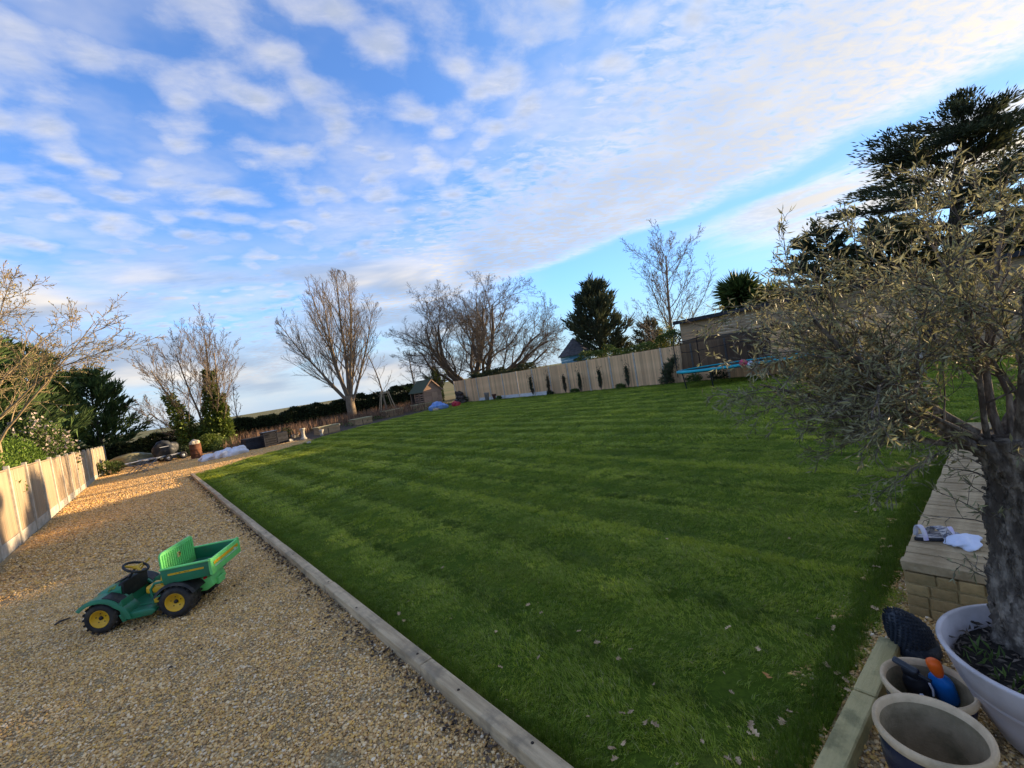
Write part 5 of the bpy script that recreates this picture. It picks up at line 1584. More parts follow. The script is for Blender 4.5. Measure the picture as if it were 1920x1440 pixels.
hood = loft([sec(xf + .155, .32, .385, .17), sec(xf + .14, .28, .412, .20), sec(xf + .08, .22, .437, .225), sec(xf + .0, .20, .458, .235), sec(xf - .13, .18, .495, .24), sec(xf - .17, .20, .50, .24)], 'hood', G_DK, gt)
MB().box((xf - .02, .0, .474), (.10, .07, .006), ry=.28).build('emblem', mat('toy_emblem', (.38, .34, .03), (.06, .12, .03), scale=40, lo=.45, hi=.55), hood)
for s in (1, -1):
    MB().box((xf - .06, s * .206, .455), (.085, .055, .008), ry=.28, rx=-s * .5).build('hood_badge', mat('toy_badge', (.22, .24, .03), (.05, .13, .04), scale=30, lo=.45, hi=.55), hood)
    # fender arch over each front wheel with skirt down to the step
    vs, fs = [], []
    na = 14
    cx_, cz_ = xf, RF + .01
    for k in range(na + 1):
        a = R(40) + R(154) * k / na      # front to rear over the top
        rr_ = .245 if k < na - 4 else .245 + .02 * (k - na + 4)
        for yy, dr in ((.20, .0), (.20, .022), (.415, .022), (.425, .005), (.425, -.03), (.405, -.012), (.405, 0)):
            vs.append((cx_ + math.cos(a) * (rr_ + dr) * 1.02, s * yy, cz_ + math.sin(a) * (rr_ + dr) * (.86 + .0)))
    for k in range(na):
        for j in range(7):
            j2 = (j + 1) % 7
            fs.append((k * 7 + j, k * 7 + j2, (k + 1) * 7 + j2, (k + 1) * 7 + j))
    fd = smooth_by_angle(MB().add(vs, fs, True).build('front_fender', G_DK, gt), 40)
    # black pad on the rear slope of the fender
    a0 = R(104); a1 = R(146)
    vs, fs = [], []
    for k in range(6):
        a = a0 + (a1 - a0) * k / 5
        for yy in (.235, .395):
            vs.append((cx_ + math.cos(a) * .275, s * yy, cz_ + math.sin(a) * .236))
            vs.append((cx_ + math.cos(a) * .262, s * yy, cz_ + math.sin(a) * .225))
    for k in range(5):
        i = k * 4
        fs += [(i, i + 2, i + 6, i + 4), (i, i + 4, i + 5, i + 1), (i + 2, i + 3, i + 7, i + 6)]
    fs += [(0, 1, 3, 2), (20, 22, 23, 21)]
    MB().add(vs, fs).build('fender_pad', B_TOY, fd)
    MB().prism([(xf - .24, .10), (xf - .29, .10), (xf - .27, .36), (xf - .235, .30)], 'Y', s * .21 if s > 0 else -.415, .415 if s > 0 else -.21, bev=.008).build('fender_skirt', G_DK, gt)
    MB().box((xf + .15, s * .12, .36), (.02, .06, .035), bev=.006).build('headlight', mat('toy_lamp', (.6, .6, .55), rough=.2), gt)
    MB().box((xf + .03, s * .22, .24), (.08, .05, .09), bev=.01).build('axle_bracket', Y_TOY, gt)
MB().tube([(xf, -.3, RF), (xf, .3, RF)], .018, 8).build('axle', B_TOY, gt)
MB().tube([(xr, -.3, RR_), (xr, .3, RR_)], .018, 8).build('axle', B_TOY, gt)
# dash and wheel
MB().prism([(xf - .15, .30), (xf - .135, .495), (xf - .17, .515), (xf - .20, .505), (xf - .185, .30)], 'Y', -.225, .225, bev=.012).build('dashboard', B_TOY, gt)
MB().box((xf - .10, 0, .508), (.10, .30, .012), ry=.26, bev=.004).build('dash_cover', B_TOY, gt)
tilt = Matrix.Rotation(R(-28), 3, 'Y')
sc_ = Vector((xf - .275, .085, .625))
MB().tube([sc_ + Vector((.10, 0, -.12)), sc_ + Vector((.01, 0, -.012))], .016, 8).build('steering_column', B_TOY, gt)
sw = MB().tube([sc_ + tilt @ Vector((math.cos(2 * PI * k / 28) * .125, math.sin(2 * PI * k / 28) * .125, 0)) for k in range(28)], .0155, 8, closed=True).build('steering_wheel', B_TOY, gt)
mb = MB()
for k in range(3):
    a = 2 * PI * k / 3 + .5
    mb.tube([sc_, sc_ + tilt @ Vector((math.cos(a) * .118, math.sin(a) * .118, 0))], [.02, .012], 6)
mb.lathe([(0, .016), (.036, .012), (.042, -.01), (0, -.014)], sc_, n=16, rot=tilt)
mb.build('spokes', Y_TOY, sw)
MB().tube([(xf - .215, -.06, .545), (xf - .31, -.13, .65)], [.012, .010], 6).build('lever', Y_TOY, gt)
# seats
for s in (1, -1):
    st = MB().box((xr + .28, s * .14, .345), (.23, .21, .095), bev=.028, ry=-.08).build('seat_cushion', Y_TOY, gt)
    MB().box((xr + .185, s * .135, .475), (.06, .21, .25), bev=.026, ry=-.2).build('seat_back', Y_TOY, st)
    arm = MB().tube([(xr + .32, s * .245, .26), (xr + .33, s * .245, .36), (xr + .28, s * .245, .42), (xr + .17, s * .245, .42), (xr + .12, s * .245, .33), (xr + .12, s * .245, .26)], .016, 7).build('arm_hoop', G_DK, gt)
    MB().box((xr + .22, s * .243, .215), (.19, .03, .06), bev=.008).build('side_panel', Y_TOY, gt)
MB().prism([(xr + .34, .19), (xr + .33, .275), (xr + .06, .275), (xr + .05, .19)], 'Y', -.24, .24, bev=.01).build('seat_base', G_DK, gt)
MB().box((xr + .12, -.02, .52), (.04, .05, .035), bev=.008).build('red_button', mat('toy_red', (.5, .015, .02), rough=.4), gt)
# rear frame, black wheel arches
MB().prism([(xr + .06, .20), (xr + .06, .34), (xr - .30, .34), (xr - .33, .22), (xr - .24, .17)], 'Y', -.17, .17, bev=.012).build('rear_frame', G_SUN, gt)
MB().box((xr - .33, .0, .235), (.05, .16, .09), bev=.012).build('tow_bracket', G_SUN, gt)
for s in (1, -1):
    vs, fs = [], []
    for k in range(11):
        a = R(28) + R(132) * k / 10
        for yy, dr in ((.17, .0), (.17, .018), (.40, .018), (.415, -.012), (.40, 0)):
            vs.append((xr + math.cos(a) * (.225 + dr) * 1.05, s * yy, RR_ + math.sin(a) * (.215 + dr)))
    for k in range(10):
        for j in range(5):
            fs.append((k * 5 + j, k * 5 + (j + 1) % 5, (k + 1) * 5 + (j + 1) % 5, (k + 1) * 5 + j))
    smooth_by_angle(MB().add(vs, fs, True).build('rear_arch', B_TOY, gt), 40)
    MB().box((xr - .30, s * .27, .37), (.03, .05, .03), bev=.006).build('tail_lamp', mat('toy_red', (.5, .015, .02)), gt)
# dump bed
bx0, bx1, bw, bz0, bz1 = xr + .10, xr - .40, .375, .445, .60
bed = MB().box(((bx0 + bx1) / 2, 0, bz0 - .01), (bx0 - bx1, bw * 2 - .04, .03), bev=.006).build('bed_floor', mat('toy_bed', (.018, .11, .075), (.03, .14, .09), rough=.5, scale=5, dirt=(.15, .16, .12), dirt_amt=.35, dirt_scale=8), gt)
for s in (1, -1):
    sd = MB().prism([(bx0 + .005, bz0 - .03), (bx1 - .01, bz0 - .03), (bx1 - .045, bz1), (bx0 + .02, bz1)], 'Y', s * (bw - .022) if s > 0 else -bw, bw if s > 0 else -(bw - .022), bev=.005).build('bed_side', G_DK, gt)
    MB().box(((bx0 + bx1) / 2 - .01, s * bw, bz1 + .004), (bx0 - bx1 + .06, .045, .02), bev=.007).build('bed_rim', G_SUN, sd)
    MB().box(((bx0 + bx1) / 2 - .01, s * (bw + .0015), (bz0 + bz1) / 2 + .005), (bx0 - bx1 - .10, .004, .022), ry=.0).build('stripe', Y_TOY, sd)
    MB().box(((bx0 + bx1) / 2 + .02, s * (bw + .003), (bz0 + bz1) / 2 + .005), (.16, .004, .008)).build('stripe_lettering', mat('toy_letters', (.05, .10, .03), (.72, .42, .02), scale=60, lo=.47, hi=.53), sd)
# tailgate
tg = MB().prism([(-bw + .01, bz0 - .03), (bw - .01, bz0 - .03), (bw, bz1 + .01), (-bw, bz1 + .01)], 'X', bx1 - .05, bx1 - .022, bev=.006).build('tailgate', G_SUN, gt)
MB().box((bx1 - .052, 0, (bz0 + bz1) / 2 + .02), (.006, bw * 1.72, .036)).build('stripe', Y_TOY, tg)
MB().box((bx1 - .0535, 0, (bz0 + bz1) / 2 - .022), (.006, bw * 1.66, .012)).build('stripe', mat('toy_pale', (.45, .60, .42)), tg)
MB().box((bx1 - .055, -.22, (bz0 + bz1) / 2 - .0), (.006, .05, .03)).build('decal', mat('toy_pale', (.45, .60, .42)), tg)
for yy in (-bw, bw):
    MB().box((bx1 - .036, yy, (bz0 + bz1) / 2), (.035, .02, bz1 - bz0 + .05), bev=.005).build('tailgate_edge', G_SUN, tg)
# headboard: ribbed panel, taller than the sides, rounded at the top corners
hb = []
zt_ = .79
for a in range(7): hb.append((bw - .02 - .06 + .06 * math.cos(a / 6 * PI / 2), zt_ - .06 + .06 * math.sin(a / 6 * PI / 2)))
hb += [(-q[0], q[1]) for q in hb[::-1]]
hb += [(-bw + .02, bz0), (bw - .02, bz0)]
hbo = MB().prism(hb, 'X', bx0, bx0 + .025, bev=.006).build('headboard', G_SUN, gt)
for k in range(15):
    yy = -bw + .065 + k * (2 * bw - .13) / 14
    MB().box((bx0 - .004, yy, (bz0 + zt_) / 2 + .01), (.014, .026, zt_ - bz0 - .09), bev=.006).build('rib', G_SUN, hbo)
MB().box((bx0 - .013, .02, zt_ - .13), (.008, .062, .066), bev=.002).build('sticker', mat('toy_sticker', (.55, .50, .20)), hbo)
MB().box((bx0 - .0185, .005, zt_ - .128), (.006, .034, .036)).build('sticker_badge', mat('toy_badge_dark', (.05, .06, .015), (.5, .35, .02), scale=45, lo=.5, hi=.55), hbo)

# ------------------------------------------------------------------ stone wall by the lawn
WX0, WX1, WY0, WY1, WH = 4.17, 9.4, -.35, .77, .42
sw_ = thing('stone_wall', 'low sandstone wall with a stone coping beside the potted olive', 'wall', (WX0, WY1, 0))
MB().box(((WX1 - WX0) / 2 + .0, (WY0 - WY1) / 2, WH / 2 - .045), (WX1 - WX0 - .002, WY1 - WY0 - .03, WH - .09)).build('core', M_MORTAR, sw_)
r2 = random.Random(8)


def rough_block(s, seed, amp=.10):
    q = random.Random(seed)
    bm = bmesh.new(); bmesh.ops.create_cube(bm, size=1)
    for v in bm.verts:
        v.co = Vector((v.co.x * s[0] * q.uniform(.95, 1.0), v.co.y * s[1] * q.uniform(.96, 1.0), v.co.z * s[2] * q.uniform(.92, 1.0)))
    bmesh.ops.bevel(bm, geom=list(bm.edges), offset=.007, segments=2, affect='EDGES', profile=.6)
    me = bpy.data.meshes.new('stone'); bm.to_mesh(me); bm.free()
    return me


nrow = 4
rh = (WH - .075) / nrow
for k in range(nrow):          # end face
    y = 0.0; z = rh * (k + .5)
    while y > (WY0 - WY1) + .02:
        w_ = min(r2.uniform(.10, .21), y - (WY0 - WY1))
        if w_ < .06: break
        link('stone', rough_block((.09, w_ - .007, rh - .007), r2.random()), M_STONE, sw_, (.035 + r2.uniform(-.008, .004), y - w_ / 2, z))
        y -= w_
    x = .09
    while x < WX1 - WX0 - .1:
        w_ = r2.uniform(.22, .48)
        link('stone', rough_block((w_ - .014, .09, rh - .012), r2.random()), M_STONE, sw_, (x + w_ / 2, -.035 + r2.uniform(-.004, .008), z))
        x += w_
x = 0.0
while x < WX1 - WX0:          # coping stones laid across
    w_ = r2.uniform(.075, .11)
    for y0_, y1_ in ((0.012, -.56), (-.565, WY0 - WY1 - .01)):
        link('coping_stone', rough_block((w_ - .002, y0_ - y1_, .075), r2.random(), .05), M_STONET, sw_, (x + w_ / 2 - .012, (y0_ + y1_) / 2, WH - .037 + r2.uniform(-.004, .004)), (0, 0, r2.uniform(-.01, .01)))
    x += w_
# sandal and white cloth on the wall
c_ = gnd(1765, 1010, WH)
M_SOLE = mat('dark_sole', (.022, .022, .028), (.035, .035, .04), rough=.6)
M_STRAP = mat('lilac_strap', (.52, .46, .66), (.66, .62, .62), rough=.5, scale=18, lo=.42, hi=.58)
M_STRAP2 = mat('striped_strap', (.55, .50, .46), (.13, .13, .16), rough=.5, scale=26, stretch=(1, 5, 1), lo=.45, hi=.55)
SDS = 1.3
sdl = thing('sandal', 'dark-soled sandal with lilac and striped straps lying on the stone wall', 'sandal', (c_.x - .02, c_.y + .02, WH + .004), math.atan2(-.35, 1) - .55)
sdl.scale = (SDS, SDS, SDS)
out = []
for k in range(28):
    a = 2 * PI * k / 28
    w_ = .042 + .010 * math.cos(a) - .006 * math.cos(2 * a)
    out.append((.125 * math.cos(a), w_ * math.sin(a)))
MB().prism(out, 'Z', 0.0, .022, bev=.006).build('sole', M_SOLE, sdl)
MB().prism([(q[0] * .93, q[1] * .9) for q in out], 'Z', .0225, .027).build('insole', M_STRAP2, sdl)


def strap(x0, x1, w_, h_, m_, nm, tilt_=0):
    vs, fs = [], []
    for k in range(13):
        a = PI * k / 12
        for xx, th in ((x0, 0), (x1, 0), (x1, .005), (x0, .005)):
            vs.append((xx + tilt_ * math.cos(a) * .02, (w_ + th) * math.cos(a), .015 + (h_ + th) * math.sin(a)))
    for k in range(12):
        for j in range(4):
            fs.append((k * 4 + j, k * 4 + (j + 1) % 4, (k + 1) * 4 + (j + 1) % 4, (k + 1) * 4 + j))
    return MB().add(vs, fs, True).build(nm, m_, sdl)


strap(.045, .085, .047, .045, M_STRAP, 'strap', 1)
strap(-.02, .035, .045, .058, M_STRAP2, 'strap', -1)
strap(-.10, -.075, .042, .075, M_STRAP, 'heel_strap', 0)
c_ = gnd(1797, 1022, WH)
o = lump('white_cloth', 'folded white cloth lying behind the sandal on the stone wall', 'cloth', (c_.x + .03, c_.y - .03, WH + .002), (.26, .20, .06), mat('white_cotton', (.70, .74, .86), (.60, .64, .76), rough=.8, scale=6), 61, crease=.35)

# ------------------------------------------------------------------ potted olive
PC = Vector((3.26, .015, 0)); PR, PH = .475, .48
M_POTW = mat('white_glazed_pot', (.62, .55, .53), (.52, .46, .44), rough=.45, scale=3, spec=.4, dirt=(.26, .22, .20), dirt_amt=.4, dirt_scale=3)
op = thing('olive_pot', 'big tapered off-white plant pot holding the olive tree', 'pot', tuple(PC))
MB().lathe([(0, 0), (PR * .55, 0), (PR * .60, .03), (PR * .78, .20), (PR * .86, .31), (PR * .875, .315), (PR * .985, PH - .015), (PR, PH), (PR - .012, PH + .006), (PR - .026, PH), (PR * .86, .30), (PR * .8, .25)], n=64).build('pot_body', M_POTW, op)
MB().lathe([(0, PH - .075), (PR * .3, PH - .07), (PR * .7, PH - .085), (PR * .86, PH - .10), (PR * .8, .28)], n=40).build('potting_soil', M_POTSOIL, op)
_rg = np.random.default_rng(6)
_a = _rg.uniform(0, 6.3, 420); _q = np.sqrt(_rg.random(420)) * PR * .86
_o = leaf_obj('soil_debris', _rg, np.stack([np.cos(_a) * _q, np.sin(_a) * _q, np.full(420, PH - .078) + _rg.uniform(0, .012, 420)], 1), np.stack([_rg.normal(0, 1, 420), _rg.normal(0, 1, 420), np.full(420, .1)], 1), .045, .016, mat('soil_chips', (.16, .12, .085), (.05, .04, .03), scale=30, island=.6), op, jit=.2)
_a = _rg.uniform(1.6, 3.4, 60); _q = _rg.uniform(.22, .40, 60)
_o['kind'] = 'stuff'
leaf_obj('weed_sprig', _rg, np.stack([np.cos(_a) * _q, np.sin(_a) * _q, np.full(60, PH - .07)], 1), np.stack([_rg.normal(0, .4, 60), _rg.normal(0, .4, 60), np.full(60, 1.0)], 1), .07, .014, M_SHRUB, op, jit=.4)
ot = thing('olive_tree', 'grey-green olive tree with gnarled trunk and dense twiggy crown in the white pot', 'tree', (3.47, .06, PH - .09))
rg = np.random.default_rng(2024)
# gnarled trunk: several fused twisting stems
al = []
trunk_top = np.array([0.0, .14, 1.12])
mbT = MB()
nseg, nside = 70, 72
vs, fs = [], []
for i in range(nseg + 1):
    u = i / nseg
    z = u * 1.15
    cx0 = .05 * math.sin(u * 3.1) - .02 * u; cy0 = .10 * u + .04 * math.sin(u * 4 + 1)
    r0_ = .135 - .035 * u + .06 * max(0, .18 - u) / .18 + .05 * max(0, u - .75) / .25
    for j in range(nside):
        a = 2 * PI * j / nside
        tw = a + u * 1.6
        k = 1 + .15 * math.sin(tw * 3 + .5) + .10 * math.sin(tw * 7 - u * 9 + math.sin(u * 14)) + .07 * math.sin(tw * 13 + u * 23 + 2 * math.sin(u * 9)) + .05 * math.sin(tw * 21 + u * 41) + .08 * math.sin(u * 17 + a * 2) + rr.uniform(-.05, .05)
        vs.append((cx0 + math.cos(a) * r0_ * k, cy0 + math.sin(a) * r0_ * k, z + rr.uniform(-.008, .008)))
for i in range(nseg):
    for j in range(nside):
        j2 = (j + 1) % nside
        fs.append((i * nside + j, i * nside + j2, (i + 1) * nside + j2, (i + 1) * nside + j))
fs.append(tuple(range(nseg * nside, (nseg + 1) * nside)))
mbT.add(vs, fs, True).build('trunk', M_OLIVEB, ot)
# flaking bark shreds
P, D = [], []
for _ in range(900):
    i = rg.integers(0, nseg * nside); v = np.array(vs[i]); nn = nrm(v - np.array([0, .07, v[2]]))
    P.append(v + nn * .002); D.append(nn * .12 + np.array([0, 0, rg.choice([-1, 1])]) + rg.normal(0, .35, 3))
leaf_obj('bark_flakes', rg, np.array(P), np.array(D), .035, .02, M_OLIVEB, ot, jit=.1, curl=.0)
spo = [dict(seg=6, wig=.10, tip=.35, up=.01),
       dict(n=9, start=.2, ang=(.35, .95), len=(.42, .7), seg=6, wig=.13, up=.0, rr=.45, tip=.3, fall=.35),
       dict(n=8, start=.12, ang=(.35, .9), len=(.35, .6), seg=5, wig=.14, up=.0, rr=.5, tip=.4),
       dict(n=4, start=.15, ang=(.35, .8), len=(.4, .7), seg=4, wig=.15, up=.0, rr=.6, tip=.5)]
L_ = -right      # towards the picture's left
base0 = np.array([0.0, .12, 1.05])
dirs = [(1.0, .1, .75, .92), (.95, .35, .42, .78), (.8, -.35, .65, .9), (.6, .3, .95, 1.15), (.5, -.3, 1.15, 1.15), (.15, .2, 1.2, 1.35), (-.3, 0, 1.2, 1.35),
        (.7, .2, .22, .8), (.5, .8, .6, 1.0), (-.7, .3, .8, 1.2), (.15, -.5, .9, 1.0), (-.9, -.1, .45, 1.1), (.8, .1, .85, 1.2), (.3, .5, 1.1, 1.3), (.75, .3, .35, .88)]
for lt, fw, up_, L in dirs:
    d_ = L_ * lt + fwd * fw + np.array([0, 0, up_])
    al += skel(rg, base0 + nrm(d_) * .06 + rg.normal(0, .04, 3), d_, L, rg.uniform(.013, .026), spo, None, rmin=.0016)
for _ in range(26):          # shoots sprouting from the trunk
    i = int(rg.integers(6 * nside, (nseg - 2) * nside)); v = np.array(vs[i]); nn = nrm(v - np.array([0, .07, v[2]]))
    al += [(q[0], q[1], q[2] + 1) for q in skel(rg, v, nn + np.array([0, 0, .5]), rg.uniform(.12, .32), .0035, [dict(seg=5, wig=.2, tip=.4), dict(n=4, start=.2, ang=(.4, .9), len=(.4, .7), seg=4, wig=.2, rr=.6)], None, rmin=.0014)]
tube_obj('limbs', [q for q in al if q[2] <= 1], M_OLIVEB, ot)
tube_obj('twigs', [q for q in al if q[2] > 1], M_OLIVEB, ot)
P, D = twig_points(al, (2, 3), 42, rg)
k = rg.random(len(P)) < .8
P, D = P[k], D[k]
leaf_obj('crown', rg, P, D * .8, .050, .0098, M_OLIVEL, ot, jit=.62, fold=.12, curl=.10)
print('olive leaves', len(P), 'branches', len(al))

# two glazed pots
M_GLAZE = mat('dark_blue_glaze', (.012, .014, .035), (.03, .03, .05), rough=.25, spec=.5, scale=5)
M_CLAY = mat('raw_clay', (.72, .52, .31), (.52, .37, .21), scale=5, rough=.95, bump=.25, bscale=50, dirt=(.16, .14, .085), dirt_amt=.55, dirt_scale=4)
M_CLAYIN = mat('dirty_clay_inside', (.38, .28, .16), (.21, .16, .085), scale=6, rough=.95, bump=.25, bscale=40, dirt=(.08, .075, .035), dirt_amt=.7, dirt_scale=5)


def glazed_pot(label, c, rr_, h):
    t_ = thing('glazed_pot', label, 'pot', (c.x, c.y, 0), 0, 'dark glazed pots by the olive')
    MB().lathe([(0, 0.0), (rr_ * .62, 0), (rr_ * .72, .04), (rr_ * .90, h * .55), (rr_ * .93, h - .05), (rr_ * .92, h - .045)], n=56).build('glazed_body', M_GLAZE, t_)
    MB().lathe([(rr_ * .925, h - .052), (rr_ * .965, h - .045), (rr_, h - .022), (rr_ * .99, h - .004), (rr_ * .955, h + .003), (rr_ * .90, h - .004), (rr_ * .865, h - .03)], n=64).build('clay_rim', M_CLAY, t_)
    MB().lathe([(rr_ * .866, h - .03), (rr_ * .85, h - .07), (rr_ * .84, h * .55), (rr_ * .74, h * .2), (rr_ * .66, .05), (0, .045)], n=56).build('inside', M_CLAYIN, t_)
    return t_


p1 = gnd(1745, 1362, .40); p2 = gnd(1738, 1279, .25)
glazed_pot('empty dark blue glazed pot with pale clay rim, nearest the picture corner', p1, .212, .40)
glazed_pot('dark blue glazed pot holding the spray bottles, behind the empty one', Vector((p2.x + .01, p2.y, 0)), .205, .25)
# blue bottle with orange cap
def axis_frame(pb, pt):
    """thing standing along pb -> pt"""
    return pb, rot_to(pt - pb), (pt - pb).length


pb, Mr_, LB = axis_frame(gnd(1776, 1306, .10), gnd(1748, 1238, .34))
bb = thing('blue_bottle', 'blue plastic bottle with a big orange nozzle standing in the glazed pot', 'bottle', tuple(pb), 0)
bb.rotation_euler = Mr_.to_euler()
BLU = mat('bottle_blue', (.01, .16, .48), (.008, .13, .42), rough=.35, scale=2)
ORG = mat('bottle_orange', (.85, .13, .012), (.78, .11, .01), rough=.4, scale=2)
hb_ = LB * .58
MB().lathe([(0, -.03), (.05, -.03), (.058, 0), (.058, hb_ * .72), (.052, hb_ * .86), (.03, hb_ * .97), (.022, hb_ * 1.03), (0, hb_ * 1.03)], n=32, sx=1.0, sy=.72).build('bottle_body', BLU, bb)
MB().lathe([(.020, hb_), (.024, hb_ + .012), (.030, hb_ + .03), (.034, LB - .03), (.032, LB - .012), (.022, LB), (0, LB + .002)], n=24, sx=1.05, sy=.9).build('nozzle', ORG, bb)
# black pump sprayer head
pb, Mr_, LB = axis_frame(gnd(1724, 1298, .10), gnd(1704, 1250, .28))
bs = thing('black_sprayer', 'black trigger sprayer with white markings lying in the glazed pot', 'sprayer', tuple(pb), 0)
bs.rotation_euler = Mr_.to_euler()
MB().lathe([(0, -.03), (.045, -.03), (.056, 0), (.056, LB * .42), (.05, LB * .55), (.035, LB * .62), (.034, LB * .72), (0, LB * .74)], n=28).build('tank', M_BLACK, bs)
MB().box((0, 0, LB * .82), (.075, .05, .06), bev=.014).build('pump_head', M_BLACK, bs)
MB().box((-.02, 0, LB * .98), (.115, .036, .026), bev=.010, ry=.25).build('handle', mat('dark_grey_plastic', (.06, .065, .07), rough=.35), bs)
MB().tube([(.03, 0, LB * .82), (.09, .0, LB * .78)], .011, 8).build('spout', M_BLACK, bs)
MB().tube([(.045, -.053, LB * .18), (.048, -.054, LB * .36)], .011, 6).build('white_mark', M_WHITE, bs)
MB().tube([(.068, .005, LB * .12), (.070, .015, LB * .3), (.062, .02, LB * .5)], .006, 6).build('white_stripe', M_WHITE, bs)

# scaly dark ornament
oc = gnd(1722, 1205, .10)
orn = thing('scaly_ornament', 'dark grey scaly fir-cone shaped ornament behind the glazed pots', 'ornament', (oc.x + .02, oc.y + .02, .10), 0)
M_ORN = mat('dark_slate_resin', (.020, .026, .036), (.035, .042, .055), rough=.55, scale=14, dirt=(.35, .35, .33), dirt_amt=.25, dirt_scale=16)
axis = (np.array(gnd(1676, 1153, .30)) - np.array((oc.x, oc.y, .10)))
ax_ = Vector(axis).normalized(); LA = Vector(axis).length + .02
Mr = rot_to(ax_)
prof = [(0, -.10), (.07, -.09), (.105, -.04), (.115, .03), (.108, LA * .3), (.092, LA * .5), (.066, LA * .72), (.036, LA * .9), (0, LA)]
body = MB().lathe(prof, n=28, rot=Mr).build('body', M_ORN, orn)
zs = np.linspace(.0, LA * .97, 17)
scm = MB().add([(0, -.011, 0), (.006, 0, .004), (0, .011, 0), (0, 0, .028), (.011, 0, .016)], [(0, 1, 4), (1, 2, 4), (2, 3, 4), (3, 0, 4), (0, 2, 1)], True).mesh('scale'); scm.materials.append(M_ORN)
for i, z in enumerate(zs):
    r_ = float(np.interp(z, [q[1] for q in prof], [q[0] for q in prof]))
    n = max(5, int(2 * PI * r_ / .030))
    for j in range(n):
        a = 2 * PI * (j + .5 * (i % 2)) / n
        o = bpy.data.objects.new('scale', scm); COL.objects.link(o); o.parent = orn
        o.matrix_basis = Matrix.Translation(Mr @ Vector((math.cos(a) * r_, math.sin(a) * r_, z))) @ Mr.to_4x4() @ Matrix.Rotation(a, 4, 'Z')
MB().lathe([(0, -.10), (.11, -.10), (.13, -.06), (.12, 0), (.07, .04), (0, .05)], n=24).build('foot', M_ORN, orn)

# ------------------------------------------------------------------ fallen leaves
M_LEAF1 = mat('dry_leaf', (.62, .42, .235), (.38, .25, .13), scale=12, rough=.85, orand=.25, trans=.1)
M_LEAF2 = mat('orange_leaf', (.55, .25, .07), (.42, .2, .07), scale=12, rough=.85)


def oak_leaf_mesh(seed, lob=4, size=.045):
    q = random.Random(seed)
    pts = []
    for k in range(lob * 2 + 1):
        u = k / (lob * 2)
        w_ = (.40 if k % 2 else .13) * math.sin(PI * min(.97, max(.06, u))) ** .6 * q.uniform(.8, 1.2)
        pts.append((u, w_))
    vs = [(u - .5, 0, .05 * math.sin(u * 5 + seed)) for u, w_ in pts]
    vs += [(u - .5 + q.uniform(-.05, .05), w_, .9 * q.random() * w_) for u, w_ in pts] + [(u - .5 + q.uniform(-.05, .05), -w_, .9 * q.random() * w_) for u, w_ in pts]
    n = len(pts); fs = []
    for k in range(n - 1):
        fs += [(k, k + 1, n + k + 1, n + k), (k + 1, k, 2 * n + k, 2 * n + k + 1)]
    me = MB().add([(x * size, y * size * 1.1, z * size) for x, y, z in vs], fs).mesh('fallen_leaf')
    me.materials.append(M_LEAF1)
    return me


LM = [oak_leaf_mesh(k, 3 + k % 2) for k in range(7)]
spots = [(1183, 1217), (1170, 1393), (1160, 1235), (1408, 1360), (1415, 1372), (1465, 1353), (1480, 1335), (1643, 1063), (1661, 1099), (1640, 1142), (1563, 1178), (1520, 1193), (1534, 1160), (1422, 1217), (1366, 1179), (1553, 1250),
         (1570, 1262), (1585, 1275), (1590, 1295), (1548, 1245), (1600, 1265), (1167, 1340), (1183, 1337), (1211, 1355), (1228, 1360), (1317, 1390), (1365, 1425), (1385, 1427), (1153, 1425), (1148, 1405), (1226, 1283), (1372, 1300),
         (990, 1135), (1015, 1150), (930, 1185), (938, 1252), (1010, 1232), (1085, 1185), (1120, 1205), (830, 1065), (780, 1215), (765, 1128), (748, 1150), (757, 1165), (1640, 955), (1605, 960), (1668, 1025), (1330, 960), (1250, 1010), (1480, 1010)]
for k, (px, py) in enumerate(spots):
    g_ = gnd(px, py, .04)
    o = bpy.data.objects.new('fallen_leaf', LM[k % 7]); COL.objects.link(o)
    o.location = (g_.x, g_.y, .042 + rr.uniform(-.006, .006)); o.rotation_euler = (rr.uniform(-.5, .5), rr.uniform(-.5, .5), rr.uniform(0, 6.3))
    s_ = rr.uniform(.75, 1.35); o.scale = (s_, s_, s_)
    tag(o, 'small pale dry oak leaf lying on the shaded lawn', 'leaf', 'dry oak leaves scattered on the lawn')
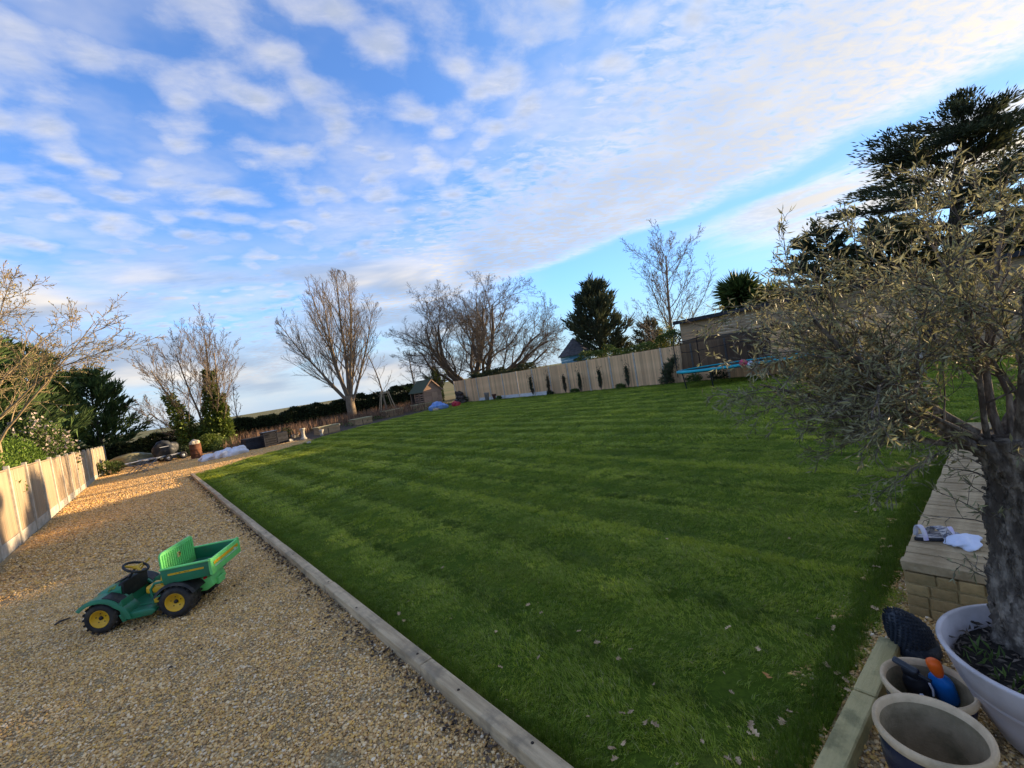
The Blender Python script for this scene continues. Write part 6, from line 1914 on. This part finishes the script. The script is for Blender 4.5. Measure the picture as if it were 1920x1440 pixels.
for k in range(40):
    px, py = rr.uniform(700, 1660), rr.uniform(980, 1440)
    g_ = gnd(px, py, .04)
    if not inside(LAWN, np.array([g_.x]), np.array([g_.y]))[0]: continue
    o = bpy.data.objects.new('fallen_leaf', LM[k % 7]); COL.objects.link(o)
    o.location = (g_.x, g_.y, .036); o.rotation_euler = (rr.uniform(-.7, .7), rr.uniform(-.7, .7), rr.uniform(0, 6.3))
    s_ = rr.uniform(.35, .7); o.scale = (s_, s_ * rr.uniform(.4, 1), s_)
    tag(o, 'small pale dry oak leaf lying on the shaded lawn', 'leaf', 'dry oak leaves scattered on the lawn')
lf = oak_leaf_mesh(40, 2, .075); lf.materials.clear(); lf.materials.append(M_LEAF2)
g_ = gnd(1437, 1268, .05)
tag(link('fallen_leaf', lf, None, None, (g_.x, g_.y, .055), (.5, .2, .6)), 'large orange-brown leaf on the lawn, the brightest one', 'leaf')

# dark leaf litter on the gravel, thick along the edging
n = 1500
Y = rg.uniform(1.5, 24, n); X = XE - .07 - np.abs(rg.normal(0, .09, n))
n2 = 3600
Y2 = rg.uniform(2.5, 30, n2); X2 = rg.uniform(-2.6, 1.3, n2)
k = (vnoise(X2, Y2, 1.1, 22) + .6 * vnoise(X2, Y2, 3.3, 23)) > .45
X = np.concatenate([X, X2[k]]); Y = np.concatenate([Y, Y2[k]]); n = len(X)
V, F_ = leaf_np(rg, np.stack([X, Y, np.full(n, .028)], 1), np.stack([rg.normal(0, 1, n), rg.normal(0, 1, n), np.zeros(n)], 1), .042, .024, jit=.25, curl=.2)
tag(link('leaf_litter', np_mesh('leaf_litter', V, F_), mat('dark_litter', (.13, .09, .06), (.06, .042, .03), scale=4, island=.5)), 'dark leaf litter on the gravel', None, kind='stuff')
for k, (px, py, L, lab) in enumerate(((118, 1170, .15, 'short dark stick on the gravel left of the toy truck'), (318, 910, .30, 'dark twig bundle on the gravel near the lawn corner'))):
    g_ = gnd(px, py)
    o = MB().tube([(-L / 2, 0, 0), (-.02, .012, .01), (L / 2, -.01, .004)], [.012, .017, .008], 7).build('stick', M_BARKD, None, (g_.x, g_.y, .035), (0, 0, .5))
    tag(o, lab, 'stick')
